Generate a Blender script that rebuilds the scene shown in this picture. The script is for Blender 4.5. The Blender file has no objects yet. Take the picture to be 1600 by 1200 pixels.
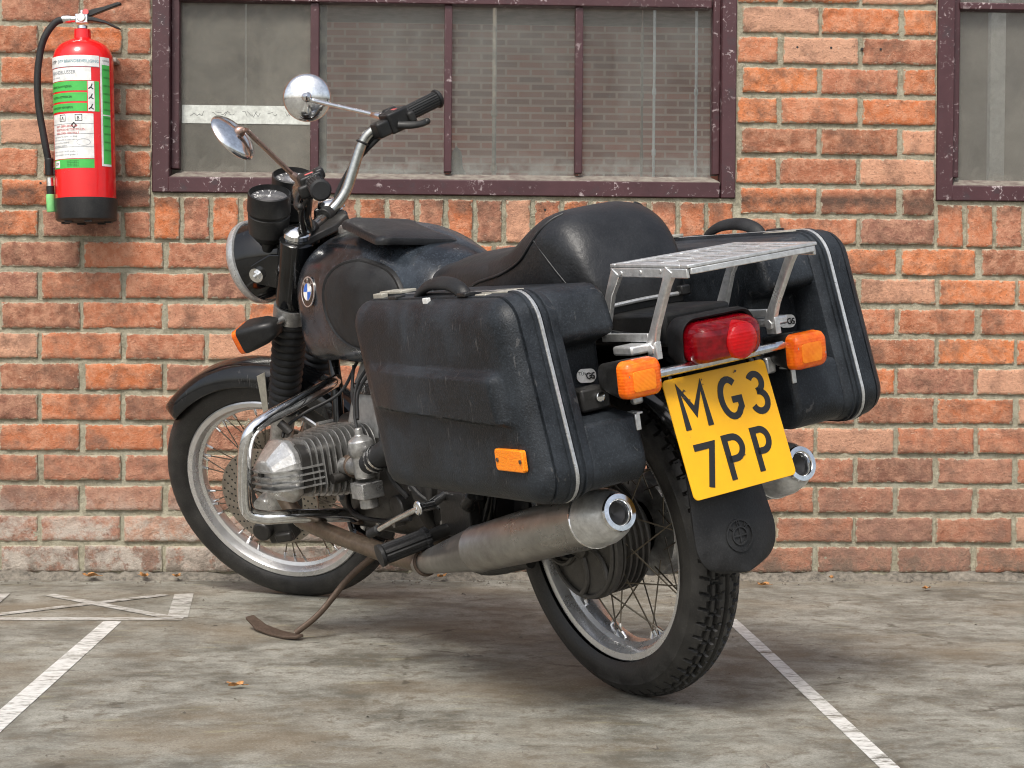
import bpy, bmesh, math, random
from mathutils import Vector, Matrix, noise
random.seed(7)
S = bpy.context.scene
R = math.radians
# ------------------------------------------------------------------ camera
FPX, PITCH, YAW, ROLL, CH = 2750.54, 0.0243, 0.0466, 0.0070, 0.6837
cam = bpy.data.cameras.new('camera'); co = bpy.data.objects.new('camera', cam)
S.collection.objects.link(co); S.camera = co
cam.sensor_width = 36; cam.lens = FPX/1600*36; cam.clip_end = 500; cam.clip_start = .05
M = Matrix.Rotation(-YAW, 3, 'Z') @ Matrix.Rotation(-PITCH, 3, 'X')
r0, f0, u0 = M.col[0], M.col[1], M.col[2]
rr = math.cos(ROLL)*r0 + math.sin(ROLL)*u0; uu = -math.sin(ROLL)*r0 + math.cos(ROLL)*u0
co.matrix_world = Matrix(((rr.x, uu.x, -f0.x, 0), (rr.y, uu.y, -f0.y, 0), (rr.z, uu.z, -f0.z, CH), (0, 0, 0, 1)))
# ------------------------------------------------------------------ world + sun
w = bpy.data.worlds.new('World'); S.world = w; w.use_nodes = True
nt = w.node_tree; bg = nt.nodes['Background']
sky = nt.nodes.new('ShaderNodeTexSky'); sky.sky_type = 'NISHITA'; sky.sun_disc = False
SUN_EL, SUN_AZ = R(52), R(200)     # azimuth measured clockwise from +Y
sky.sun_elevation = SUN_EL; sky.sun_rotation = SUN_AZ; sky.air_density = 1; sky.dust_density = 4; sky.ozone_density = 1
hs = nt.nodes.new('ShaderNodeHueSaturation'); hs.inputs['Saturation'].default_value = .55
nt.links.new(sky.outputs[0], hs.inputs['Color']); nt.links.new(hs.outputs[0], bg.inputs[0])
bg.inputs[1].default_value = .115
sl = bpy.data.lights.new('sun', 'SUN'); so = bpy.data.objects.new('sun', sl); S.collection.objects.link(so)
sl.energy = 1.5; sl.angle = R(16); sl.color = (1, .955, .87)
sd = Vector((math.sin(SUN_AZ)*math.cos(SUN_EL), math.cos(SUN_AZ)*math.cos(SUN_EL), math.sin(SUN_EL)))
so.rotation_euler = sd.to_track_quat('Z', 'Y').to_euler()
S.view_settings.view_transform = 'Standard'; S.view_settings.look = 'None'
S.view_settings.exposure = .80; S.view_settings.gamma = 1
try: S.cycles.filter_width = 1.1
except Exception: pass
S.render.resolution_x = 1024; S.render.resolution_y = 768

# ------------------------------------------------------------------ materials
class NT:
    def __init__(s, name):
        s.m = bpy.data.materials.new(name); s.m.use_nodes = True; s.t = s.m.node_tree; s.n = s.t.nodes
        s.b = s.n['Principled BSDF']; s.out = s.n['Material Output']; s.co = None
    def new(s, k, **kw):
        x = s.n.new(k)
        for a, v in kw.items(): setattr(x, a, v)
        return x
    def link(s, a, b): s.t.links.new(a, b)
    def put(s, sock, v):
        if v is None: return
        if isinstance(v, bpy.types.NodeSocket): s.link(v, sock)
        elif isinstance(v, (tuple, list)) and len(v) == 3 and sock.type == 'RGBA': sock.default_value = (*v, 1)
        else: sock.default_value = v
    def coord(s):
        if not s.co: s.co = s.new('ShaderNodeTexCoord').outputs['Object']
        return s.co
    def noise(s, scale, detail=5, rough=.6, stretch=None, dist=0):
        n = s.new('ShaderNodeTexNoise'); c = s.coord()
        if stretch:
            mp = s.new('ShaderNodeMapping'); s.link(c, mp.inputs[0]); mp.inputs['Scale'].default_value = stretch; c = mp.outputs[0]
        s.link(c, n.inputs['Vector']); n.inputs['Scale'].default_value = scale; n.inputs['Detail'].default_value = detail
        n.inputs['Roughness'].default_value = rough; n.inputs['Distortion'].default_value = dist
        return n.outputs['Fac']
    def ramp(s, f, *st):
        r = s.new('ShaderNodeValToRGB'); e = r.color_ramp.elements
        while len(e) < len(st): e.new(.5)
        for x, (p, c) in zip(e, st):
            x.position = p; x.color = (c, c, c, 1) if isinstance(c, (int, float)) else (*c, 1)
        s.link(f, r.inputs[0]); return r.outputs[0]
    def mix(s, f, a, b, mode='MIX'):
        m = s.new('ShaderNodeMix', data_type='RGBA', blend_type=mode)
        s.put(m.inputs[0], f); s.put(m.inputs[6], a); s.put(m.inputs[7], b); return m.outputs[2]
    def math(s, op, a, b=0):
        m = s.new('ShaderNodeMath', operation=op); s.put(m.inputs[0], a); s.put(m.inputs[1], b); return m.outputs[0]
    def bump(s, h, strength=.3, dist=.002):
        b = s.new('ShaderNodeBump'); s.link(h, b.inputs['Height']); b.inputs['Strength'].default_value = strength
        b.inputs['Distance'].default_value = dist; s.link(b.outputs[0], s.b.inputs['Normal'])
    def set(s, **kw):
        for k, v in kw.items(): s.put(s.b.inputs[k.replace('_', ' ')], v)
        return s.m

def simple(name, col, rough=.5, metal=0, dust=0, dustcol=(.16, .15, .13), nscale=14, bump=0, bscale=300, scratch=0, coat=0, var=.12, spec=.5):
    """paint/plastic/metal with blotchy roughness, dust patches, scratches and fine bump"""
    t = NT(name)
    n1 = t.noise(nscale, 6, .62); n2 = t.noise(nscale*3.1, 5, .6)
    c = t.mix(t.ramp(n2, (.3, 0.), (.75, 1.)), tuple(x*(1-var*2) for x in col), tuple(min(1, x*(1+var*2)) for x in col))
    if dust:
        f = t.math('MULTIPLY', t.ramp(n1, (.42, 0.), (.75, 1.)), dust)
        f = t.math('ADD', f, dust*.10)
        fine = t.ramp(t.noise(260, 3, .7), (.50, 0.), (.68, dust*(.55 if metal < .5 else .15))); f = t.math('ADD', f, fine)
        c = t.mix(f, c, dustcol)
    if scratch:
        s_ = t.noise(70, 3, .6, (1, .5, .22), 1.2)
        f = t.math('MULTIPLY', t.ramp(s_, (.655, 0.), (.68, 1.)), scratch)
        c = t.mix(f, c, (.22, .21, .20))
    t.set(Base_Color=c, Metallic=metal, Coat_Weight=coat, Specular_IOR_Level=spec)
    rg = t.ramp(n1, (.35, max(.03, rough*.72)), (.72, min(1, rough*1.35)))
    t.set(Roughness=rg)
    if bump: t.bump(t.noise(bscale, 4, .6), bump, .0015)
    return t.m

MAT = {}
MAT['paint'] = simple('black_paint', (.003, .0036, .0048), .09, dust=.05, nscale=9, scratch=.12)
MAT['tankpaint'] = simple('dusty_black_paint', (.004, .0052, .0072), .24, dust=.36, dustcol=(.10, .125, .155), nscale=9, scratch=.2)
MAT['case'] = simple('black_case_plastic', (.0065, .0078, .0095), .44, dust=.26, dustcol=(.10, .12, .145), nscale=9, bump=.6, bscale=300, scratch=.16, spec=.28)
MAT['plastic'] = simple('black_plastic', (.009, .0095, .0105), .42, dust=.10, bump=.2, spec=.35)
MAT['rubber'] = simple('black_rubber', (.011, .011, .0115), .55, dust=.18, dustcol=(.09, .095, .10), bump=.3, spec=.30)
MAT['drum'] = simple('dusty_brake_drum', (.075, .072, .068), .5, .4, dust=.4, dustcol=(.13, .12, .105), nscale=20, bump=.4)
MAT['airbox'] = simple('air_box_alloy', (.30, .31, .31), .5, .3, dust=.3, dustcol=(.2, .18, .15), nscale=20, bump=.3)
MAT['tyre'] = simple('tyre_rubber', (.009, .009, .0095), .50, dust=.30, dustcol=(.09, .085, .075), nscale=20, bump=.3, bscale=260)
MAT['vinyl'] = simple('black_seat_vinyl', (.0085, .009, .010), .40, dust=.20, dustcol=(.085, .09, .10), nscale=6, bump=.6, bscale=120, spec=.42)
MAT['chrome'] = simple('chrome', (.78, .79, .80), .13, 1, dust=.13, dustcol=(.25, .22, .18), nscale=30)
MAT['barchrome'] = simple('dull_bar_chrome', (.40, .41, .39), .24, 1, dust=.25, dustcol=(.16, .15, .11), nscale=30)
MAT['alu'] = simple('cast_aluminium', (.74, .75, .75), .38, .75, dust=.30, dustcol=(.22, .20, .17), nscale=22, bump=.3, bscale=240)
MAT['rimalu'] = simple('rim_aluminium', (.74, .745, .75), .30, .8, dust=.14, dustcol=(.34, .32, .29), nscale=12, bump=.05, var=.05)
MAT['engine'] = simple('oxidised_engine_aluminium', (.50, .50, .49), .36, .75, dust=.7, dustcol=(.06, .052, .043), nscale=26, bump=.4, bscale=220)
MAT['cover'] = simple('worn_rocker_cover_alloy', (.60, .60, .59), .36, .75, dust=.35, dustcol=(.15, .13, .11), nscale=30, bump=.4, bscale=200)
MAT['enginedark'] = simple('greasy_engine_metal', (.032, .031, .030), .42, .4, dust=.4, dustcol=(.05, .044, .036), nscale=26, bump=.4, bscale=200)
MAT['exhaust'] = simple('tarnished_exhaust_chrome', (.40, .39, .37), .36, .8, dust=.45, dustcol=(.17, .14, .11), nscale=9, bump=.2)
MAT['pipe'] = simple('baked_brown_steel', (.20, .155, .115), .42, .8, dust=.5, dustcol=(.13, .10, .075), nscale=24, bump=.3)
MAT['rust'] = simple('rusty_steel', (.10, .070, .052), .6, .5, dust=.6, dustcol=(.13, .095, .072), nscale=40, bump=.5)
MAT['disc'] = simple('brake_disc_steel', (.36, .33, .29), .38, .9, dust=.3, dustcol=(.18, .13, .09))
MAT['spoke'] = simple('spoke_steel', (.17, .145, .11), .4, .8, dust=.3)
MAT['white'] = simple('white_label', (.78, .78, .76), .4, dust=.1)
MAT['black'] = simple('black_print', (.012, .012, .012), .45, bump=0)
MAT['strip'] = simple('worn_trim_strip', (.55, .56, .56), .35, .6, dust=.3, nscale=50)
MAT['beige'] = simple('worn_beige_latch', (.42, .40, .34), .5, .3, dust=.3)
MAT['blue'] = simple('badge_blue', (.02, .13, .52), .3)
MAT['silver'] = simple('badge_silver', (.7, .7, .7), .25, .8)
MAT['mirror'] = simple('mirror_glass', (.8, .8, .8), .04, 1, var=.02)
MAT['red'] = simple('extinguisher_red', (.72, .006, .008), .22, coat=.4, var=.03, dust=.03)
MAT['green'] = simple('label_green', (.06, .45, .08), .4, var=.05)
MAT['palegreen'] = simple('nozzle_green', (.22, .60, .22), .5, var=.05)
MAT['redtext'] = simple('red_print', (.6, .08, .08), .5)
MAT['greytext'] = simple('grey_print', (.22, .24, .27), .5)
MAT['tealtext'] = simple('teal_print', (.12, .30, .36), .5)
MAT['switchred'] = simple('switch_red', (.6, .12, .12), .5)
MAT['dial'] = simple('dial_glass', (.10, .10, .105), .15, coat=.6)

def lens(name, col, rib=0, deep=None):
    t = NT(name)
    c = t.mix(t.ramp(t.noise(60, 3), (.35, 0.), (.7, 1.)), col, deep or tuple(x*.5 for x in col))
    t.set(Base_Color=c, Roughness=.16, Coat_Weight=.2, Specular_IOR_Level=.35, Subsurface_Weight=.25, Subsurface_Scale=.01)
    t.b.inputs['Subsurface Radius'].default_value = (1, .4, .1)
    if rib:
        wv = t.new('ShaderNodeTexWave', wave_type='BANDS', bands_direction='Z'); t.link(t.coord(), wv.inputs[0])
        wv.inputs['Scale'].default_value = rib; wv.inputs['Distortion'].default_value = .6
        t.bump(wv.outputs['Fac'], .18, .0012)
    return t.m
MAT['orange'] = lens('orange_lens', (.95, .20, .012), 60, (.75, .08, .006))
MAT['redlens'] = lens('red_lens', (.30, .0015, .008), 40, (.14, .001, .004))
MAT['redbright'] = lens('bright_red_lens', (.66, .003, .007), 50, (.55, .002, .006))
def reflector():
    t = NT('orange_reflector')
    v = t.new('ShaderNodeTexVoronoi'); t.link(t.coord(), v.inputs['Vector']); v.inputs['Scale'].default_value = 330
    c = t.mix(v.outputs['Distance'], (.98, .34, .01), (.9, .18, .005))
    t.set(Base_Color=c, Roughness=.3); t.bump(v.outputs['Distance'], .6, .001); return t.m
MAT['prism'] = lens('orange_lens_prism', (1.0, .28, .016), 150, (.92, .20, .010))
MAT['coppery'] = simple('coppery_rusted_chrome', (.40, .28, .23), .32, .9, dust=.3, dustcol=(.2, .12, .09), nscale=60)
MAT['reflector'] = reflector()
def plate_mat():
    t = NT('yellow_plate_paint'); n = t.noise(16, 6, .65); n2 = t.noise(55, 5, .7)
    c = t.mix(t.ramp(n, (.4, 0.), (.8, .55)), (.84, .43, .003), (.70, .32, .006))
    c = t.mix(t.ramp(n2, (.66, 0.), (.74, .55)), c, (.22, .14, .05))
    t.set(Base_Color=c, Roughness=.38); t.bump(t.noise(40, 3), .12, .002); return t.m
MAT['plate'] = plate_mat()
def badge_black():
    return simple('badge_black', (.01, .01, .012), .25, coat=.4)
MAT['badge'] = badge_black()

def brick_mat():
    t = NT('worn_red_brick')
    at = t.new('ShaderNodeAttribute', attribute_name='tone'); sp = t.new('ShaderNodeSeparateColor'); t.link(at.outputs['Color'], sp.inputs[0])
    base = t.ramp(sp.outputs[0], (0., (.15, .066, .044)), (.22, (.27, .105, .062)), (.45, (.41, .135, .060)), (.7, (.55, .160, .052)), (1., (.64, .205, .070)))
    pink = t.mix(t.math('MULTIPLY', sp.outputs[1], .55), base, (.40, .20, .145))
    pale = t.ramp(sp.outputs[1], (.86, 0.), (.90, .6)); pink = t.mix(pale, pink, (.60, .36, .24))
    brn = t.ramp(sp.outputs[1], (.10, .65), (.14, 0.)); pink = t.mix(brn, pink, (.25, .115, .075))
    n = t.noise(38, 9, .74); n2 = t.noise(120, 5, .7); n3 = t.noise(12, 6, .68)
    c = t.mix(t.ramp(n, (.42, 0.), (.60, .9)), pink, t.mix(.55, pink, (.66, .37, .24)))
    c = t.mix(t.ramp(n3, (.48, 0.), (.66, .75)), c, (.15, .082, .058))
    c = t.mix(t.ramp(n2, (.58, 0.), (.70, .75)), c, (.09, .055, .042))
    n4 = t.noise(70, 4, .6, None, 1.5)
    c = t.mix(t.ramp(n4, (.665, 0.), (.70, .75)), c, (.56, .40, .30))
    # grime and efflorescence rising from the ground, stays on the bricks
    sx = t.new('ShaderNodeSeparateXYZ'); t.link(t.coord(), sx.inputs[0])
    hz = t.new('ShaderNodeMapRange'); t.link(sx.outputs[2], hz.inputs[0]); hz.inputs[1].default_value = .62; hz.inputs[2].default_value = .05
    n5 = t.noise(6, 6, .65)
    g = t.math('MULTIPLY', hz.outputs[0], t.ramp(n5, (.25, .35), (.65, 1.)))
    c = t.mix(t.math('MULTIPLY', g, .72), c, (.245, .150, .115))
    lw = t.new('ShaderNodeMapRange'); t.link(sx.outputs[2], lw.inputs[0]); lw.inputs[1].default_value = .26; lw.inputs[2].default_value = .02
    lx = t.new('ShaderNodeMapRange'); t.link(sx.outputs[0], lx.inputs[0]); lx.inputs[1].default_value = .3; lx.inputs[2].default_value = -.6
    e = t.math('MULTIPLY', t.math('MULTIPLY', lw.outputs[0], lx.outputs[0]), t.ramp(t.noise(13, 8, .78), (.42, .05), (.56, 1.)))
    c = t.mix(t.math('MINIMUM', t.math('MULTIPLY', e, 1.5), .75), c, (.50, .47, .41))
    bd = t.new('ShaderNodeMapRange'); t.link(sx.outputs[2], bd.inputs[0]); bd.inputs[1].default_value = .13; bd.inputs[2].default_value = .03
    c = t.mix(t.math('MULTIPLY', bd.outputs[0], t.ramp(t.noise(15, 7, .75), (.40, 0.), (.58, .8))), c, (.14, .115, .09))
    # soot under the window sills
    so_ = t.new('ShaderNodeMapRange'); t.link(sx.outputs[2], so_.inputs[0]); so_.inputs[1].default_value = 1.045; so_.inputs[2].default_value = 1.09
    so2 = t.new('ShaderNodeMapRange'); t.link(sx.outputs[2], so2.inputs[0]); so2.inputs[1].default_value = 1.12; so2.inputs[2].default_value = 1.10
    k = t.math('MULTIPLY', t.math('MULTIPLY', so_.outputs[0], so2.outputs[0]), t.ramp(t.noise(13, 6, .7), (.38, .15), (.55, .9)))
    c = t.mix(k, c, (.085, .058, .045))
    # mortar smeared over the arrises
    ed = t.math('ADD', sp.outputs[2], t.math('MULTIPLY', t.math('SUBTRACT', t.noise(55, 6, .7), .5), 3.2))
    c = t.mix(t.ramp(ed, (.08, .8), (.26, 0.)), c, (.42, .385, .29))
    t.set(Base_Color=c, Roughness=.88, Specular_IOR_Level=.25)
    t.bump(t.math('ADD', n, t.math('MULTIPLY', n2, .7)), 1.0, .006)
    return t.m
MAT['brick'] = brick_mat()
def mortar_mat():
    t = NT('old_lime_mortar'); n = t.noise(40, 8, .75); n2 = t.noise(150, 5, .7); n3 = t.noise(5, 5)
    c = t.mix(t.ramp(n, (.3, 0.), (.7, 1.)), (.19, .172, .120), (.46, .43, .33))
    c = t.mix(t.ramp(n2, (.6, 0.), (.72, .7)), c, (.10, .09, .07))
    c = t.mix(t.ramp(n3, (.5, 0.), (.7, .5)), c, (.30, .30, .24))
    t.set(Base_Color=c, Roughness=.92, Specular_IOR_Level=.2); t.bump(t.math('ADD', n, n2), .9, .005); return t.m
MAT['mortar'] = mortar_mat()

def concrete(name, paint=False):
    t = NT(name)
    a = t.noise(4.5, 10, .76, (1, 1.15, 1), .3); b = t.noise(19, 10, .80, (1, 1.1, 1), .3); d = t.noise(1.5, 5, .6, (1, 1.5, 1))
    f = t.noise(210, 5, .8)
    c = t.mix(t.ramp(a, (.38, 0.), (.60, 1.)), (.112, .107, .087), (.335, .330, .288))
    c = t.mix(t.ramp(b, (.50, 0.), (.62, .8)), c, (.125, .105, .075))
    c = t.mix(t.ramp(d, (.48, 0.), (.66, .6)), c, (.20, .155, .10))
    c = t.mix(t.ramp(t.noise(5, 6, .65, (1, 4, 1)), (.60, 0.), (.72, .5)), c, (.36, .33, .20))
    c = t.mix(t.ramp(f, (.36, .6), (.52, 0.)), c, (.10, .092, .072))
    c = t.mix(t.ramp(f, (.58, 0.), (.70, .5)), c, (.56, .55, .49))
    cr = t.new('ShaderNodeTexVoronoi', feature='DISTANCE_TO_EDGE'); mp = t.new('ShaderNodeMapping'); t.link(t.coord(), mp.inputs[0]); mp.inputs['Scale'].default_value = (1, .7, 1); t.link(mp.outputs[0], cr.inputs['Vector']); cr.inputs['Scale'].default_value = 1.1
    ck = t.math('ADD', cr.outputs['Distance'], t.math('MULTIPLY', t.noise(14, 6, .7), .12))
    c = t.mix(t.ramp(ck, (.052, .7), (.060, 0.)), c, (.07, .06, .045))
    c = t.mix(t.ramp(t.noise(16, 5, .6, (1, 2.4, 1), 1), (.675, 0.), (.695, .75)), c, (.05, .042, .035))
    if paint:
        wr = t.noise(9, 7, .75, (1, 2.5, 1), .6); wr2 = t.noise(30, 6, .7, (1, 2.5, 1))
        k = t.math('MULTIPLY', t.ramp(wr, (.38 if paint < 2 else .40, 0.), (.47 if paint < 2 else .54, 1.)), t.ramp(wr2, (.36, .15), (.46, 1.)))
        pc = t.mix(t.ramp(wr2, (.35, 0.), (.6, 1.)), (.50, .49, .46), (.72, .715, .69))
        c = t.mix(t.math('MULTIPLY', k, .93 if paint < 2 else .62), c, pc)
    t.set(Base_Color=c, Roughness=t.ramp(a, (.3, .62), (.7, .85)), Specular_IOR_Level=.35)
    t.bump(t.math('ADD', b, t.math('MULTIPLY', f, .5)), .5, .004); return t.m
MAT['ground'] = concrete('streaked_concrete'); MAT['line'] = concrete('worn_line_paint', 1); MAT['line2'] = concrete('faded_line_paint', 2)

def frame_mat():
    t = NT('flaking_maroon_paint'); n = t.noise(45, 6, .7, None, 1.2); n2 = t.noise(10, 5); n3 = t.noise(150, 3, .6)
    c = t.mix(t.ramp(n2, (.3, 0.), (.7, 1.)), (.040, .0095, .013), (.062, .019, .024))
    nm = t.ramp(t.noise(4.5, 4, .7), (.42, 0.), (.60, 1.))
    c = t.mix(t.math('MULTIPLY', t.ramp(n, (.595, 0.), (.615, .95)), nm), c, (.50, .42, .42))
    c = t.mix(t.ramp(t.noise(18, 6, .75), (.56, 0.), (.66, .5)), c, (.030, .026, .030))
    c = t.mix(t.ramp(n3, (.70, 0.), (.73, .7)), c, (.4, .33, .32))
    t.set(Base_Color=c, Roughness=.5); t.bump(n, .3, .002); return t.m
MAT['frame'] = frame_mat()
def sill_mat():
    t = NT('dusty_sill'); n = t.noise(40, 6, .7)
    c = t.mix(t.ramp(n, (.3, 0.), (.65, 1.)), (.09, .055, .05), (.25, .23, .19))
    t.set(Base_Color=c, Roughness=.8); t.bump(n, .4, .002); return t.m
MAT['sill'] = sill_mat()
def glass_mat(name, dlo, dhi, dustcol):
    t = NT(name); t.n.remove(t.b)
    tr = t.new('ShaderNodeBsdfTransparent'); gl = t.new('ShaderNodeBsdfGlossy'); gl.inputs['Roughness'].default_value = .03
    fr = t.new('ShaderNodeFresnel'); fr.inputs[0].default_value = 1.27
    m1 = t.new('ShaderNodeMixShader'); t.link(fr.outputs[0], m1.inputs[0]); t.link(tr.outputs[0], m1.inputs[1]); t.link(gl.outputs[0], m1.inputs[2])
    df = t.new('ShaderNodeBsdfDiffuse'); df.inputs[0].default_value = (*dustcol, 1)
    n = t.noise(5, 8, .72, (1, 1, .6), .8); n2 = t.noise(46, 5, .7); 
    k = t.ramp(n, (.3, dlo), (.72, dhi))
    sp = t.ramp(n2, (.705, 0.), (.725, .8))
    k = t.math('MAXIMUM', k, sp)
    sz = t.new('ShaderNodeSeparateXYZ'); t.link(t.coord(), sz.inputs[0]); mz = t.new('ShaderNodeMapRange'); t.link(sz.outputs[2], mz.inputs[0]); mz.inputs[1].default_value = .16; mz.inputs[2].default_value = .05
    k = t.math('MAXIMUM', k, t.math('MULTIPLY', mz.outputs[0], t.ramp(t.noise(22, 6, .7), (.35, .15), (.62, .6))))
    m2 = t.new('ShaderNodeMixShader'); t.link(k, m2.inputs[0]); t.link(m1.outputs[0], m2.inputs[1]); t.link(df.outputs[0], m2.inputs[2])
    t.link(m2.outputs[0], t.out.inputs[0]); return t.m
MAT['glass'] = glass_mat('dusty_glass', .05, .24, (.33, .345, .32))
MAT['glassdirty'] = glass_mat('grimy_glass', .16, .42, (.30, .285, .245))
def far_brick():
    t = NT('far_courtyard_brick'); b = t.new('ShaderNodeTexBrick')
    sx = t.new('ShaderNodeSeparateXYZ'); t.link(t.coord(), sx.inputs[0]); cb = t.new('ShaderNodeCombineXYZ')
    t.link(sx.outputs[0], cb.inputs[0]); t.link(sx.outputs[2], cb.inputs[1]); t.link(cb.outputs[0], b.inputs['Vector'])
    b.inputs['Scale'].default_value = 1; b.inputs['Brick Width'].default_value = .21; b.inputs['Row Height'].default_value = .0625
    b.inputs['Mortar Size'].default_value = .010
    b.inputs['Color1'].default_value = (.36, .135, .095, 1); b.inputs['Color2'].default_value = (.17, .062, .045, 1); b.inputs['Mortar'].default_value = (.42, .31, .26, 1)
    t.set(Base_Color=b.outputs['Color'], Roughness=.9); return t.m
MAT['farbrick'] = far_brick()
MAT['plaster'] = simple('stained_board', (.25, .215, .165), .8, nscale=8, var=.35, dust=.7, dustcol=(.10, .10, .09))
MAT['greyboard'] = simple('grey_board', (.27, .25, .235), .8, nscale=3, var=.2, dust=.3)
MAT['whitepaint'] = simple('white_gloss', (.62, .64, .62), .5, dust=.2)
MAT['leaf'] = simple('dry_leaf', (.42, .20, .07), .7, nscale=60, var=.3)
MAT['tape'] = simple('paper_tape', (.56, .58, .54), .7, nscale=30, dust=.3, dustcol=(.3, .3, .26))
MAT['pencil'] = simple('faded_ink', (.12, .125, .12), .8)
MAT['rubble'] = simple('crumbled_mortar', (.12, .105, .084), .95, nscale=22, var=.4, dust=.35, dustcol=(.33, .30, .25), bump=1.0, bscale=120)

# ------------------------------------------------------------------ mesh helpers
def dep(): return bpy.context.evaluated_depsgraph_get()
def obj(name, verts, faces, mat, parent=None, smooth=35, bevel=0, seg=2, solid=0, sub=0, mats=None, fm=None):
    me = bpy.data.meshes.new(name); me.from_pydata([tuple(v) for v in verts], [], faces); me.update()
    ml = mats or [mat]
    for m in ml: me.materials.append(MAT[m] if isinstance(m, str) else m)
    if fm:
        for p, i in zip(me.polygons, fm): p.material_index = i
    bm = bmesh.new(); bm.from_mesh(me); bmesh.ops.recalc_face_normals(bm, faces=bm.faces); bm.to_mesh(me); bm.free()
    if smooth:
        for p in me.polygons: p.use_smooth = True
        me.set_sharp_from_angle(angle=R(smooth))
    o = bpy.data.objects.new(name, me); S.collection.objects.link(o)
    if parent: o.parent = parent
    if solid: m = o.modifiers.new('solid', 'SOLIDIFY'); m.thickness = solid; m.offset = 0
    if bevel: m = o.modifiers.new('bevel', 'BEVEL'); m.width = bevel; m.segments = seg; m.limit_method = 'ANGLE'; m.angle_limit = R(35); m.harden_normals = False
    if sub: m = o.modifiers.new('sub', 'SUBSURF'); m.levels = sub; m.render_levels = sub
    return o
def empty(name, mat=None, parent=None):
    o = bpy.data.objects.new(name, None); S.collection.objects.link(o)
    o.empty_display_size = .1
    if parent: o.parent = parent
    if mat is not None: o.matrix_local = mat
    return o
def tag(o, label, cat, group=None, kind=None):
    o['label'] = label; o['category'] = cat
    if group: o['group'] = group
    if kind: o['kind'] = kind
    return o
class G:
    """geometry collector"""
    def __init__(s): s.v = []; s.f = []; s.mi = []; s.cur = 0
    def add(s, v, f, T=None):
        b = len(s.v)
        s.v += [T @ Vector(x) if T is not None else Vector(x) for x in v]
        s.f += [tuple(i+b for i in q) for q in f]; s.mi += [s.cur]*len(f); return s
    def box(s, c, d, T=None):
        x, y, z = c; a, b, e = d[0]/2, d[1]/2, d[2]/2
        v = [(x+i*a, y+j*b, z+k*e) for i in (-1, 1) for j in (-1, 1) for k in (-1, 1)]
        return s.add(v, [(0, 1, 3, 2), (4, 6, 7, 5), (0, 4, 5, 1), (2, 3, 7, 6), (0, 2, 6, 4), (1, 5, 7, 3)], T)
    def rings(s, rs, caps=(True, True), T=None, closed=False):
        n = len(rs[0]); v = [p for r in rs for p in r]; f = []
        m = len(rs)
        for i in range(m if closed else m-1):
            a, b = i*n, ((i+1) % m)*n
            for j in range(n): k = (j+1) % n; f.append((a+j, a+k, b+k, b+j))
        if not closed:
            if caps[0]: f.append(tuple(range(n))[::-1])
            if caps[1]: f.append(tuple(range((m-1)*n, m*n)))
        return s.add(v, f, T)
    def lathe(s, prof, p, ax, n=32, caps=(False, False), T=None):
        """prof: (distance along axis, radius)"""
        p = Vector(p); ax = Vector(ax).normalized(); q = ax.orthogonal().normalized(); r = ax.cross(q)
        rs = [[p+ax*d+(q*math.cos(2*math.pi*j/n)+r*math.sin(2*math.pi*j/n))*max(rad, 1e-5) for j in range(n)] for d, rad in prof]
        return s.rings(rs, caps, T)
    def cyl(s, a, b, r, r2=None, n=20, T=None):
        a, b = Vector(a), Vector(b); L = (b-a).length
        return s.lathe([(0, r), (L, r if r2 is None else r2)], a, b-a, n, (True, True), T)
    def tube(s, pts, r, n=14, T=None, res=8, smooth=True, flat=None):
        pts = [Vector(p) for p in pts]
        if smooth and len(pts) > 2:
            out = []
            P = [pts[0]*2-pts[1]]+pts+[pts[-1]*2-pts[-2]]
            for i in range(1, len(P)-2):
                for k in range(res):
                    t = k/res; a, b, c, d = P[i-1:i+3]
                    out.append(.5*((2*b)+(c-a)*t+(2*a-5*b+4*c-d)*t*t+(3*b-a-3*c+d)*t**3))
            out.append(pts[-1]); m = len(pts)
            if callable(r) or isinstance(r, (int, float)): rads = [r]*len(out)
            else: rads = [r[min(int(i/res), m-2)]*(1-(i/res-min(int(i/res), m-2)))+r[min(int(i/res), m-2)+1]*(i/res-min(int(i/res), m-2)) for i in range(len(out))]
            pts = out
        else: rads = list(r) if isinstance(r, (list, tuple)) else [r]*len(pts)
        rs = []; up = None
        for i, p in enumerate(pts):
            t = (pts[min(i+1, len(pts)-1)]-pts[max(i-1, 0)]).normalized()
            if up is None: up = t.orthogonal().normalized()
            up = (up-t*up.dot(t)).normalized(); sd_ = t.cross(up)
            fl = flat or 1
            rs.append([p+(up*math.cos(2*math.pi*j/n)+sd_*math.sin(2*math.pi*j/n)*fl)*rads[i] for j in range(n)])
        return s.rings(rs, (True, True), T)
    def torus(s, c, ax, Rr, r, n=48, m=12, T=None):
        c = Vector(c); ax = Vector(ax).normalized(); q = ax.orthogonal().normalized(); e = ax.cross(q); rs = []
        for i in range(n):
            a = 2*math.pi*i/n; d = q*math.cos(a)+e*math.sin(a)
            rs.append([c+d*(Rr+r*math.cos(2*math.pi*j/m))+ax*r*math.sin(2*math.pi*j/m) for j in range(m)])
        return s.rings(rs, closed=True, T=T)
    def ob(s, name, mat, parent=None, **kw):
        if isinstance(mat, (list, tuple)): return obj(name, s.v, s.f, None, parent, mats=list(mat), fm=s.mi, **kw)
        return obj(name, s.v, s.f, mat, parent, **kw)

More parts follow.
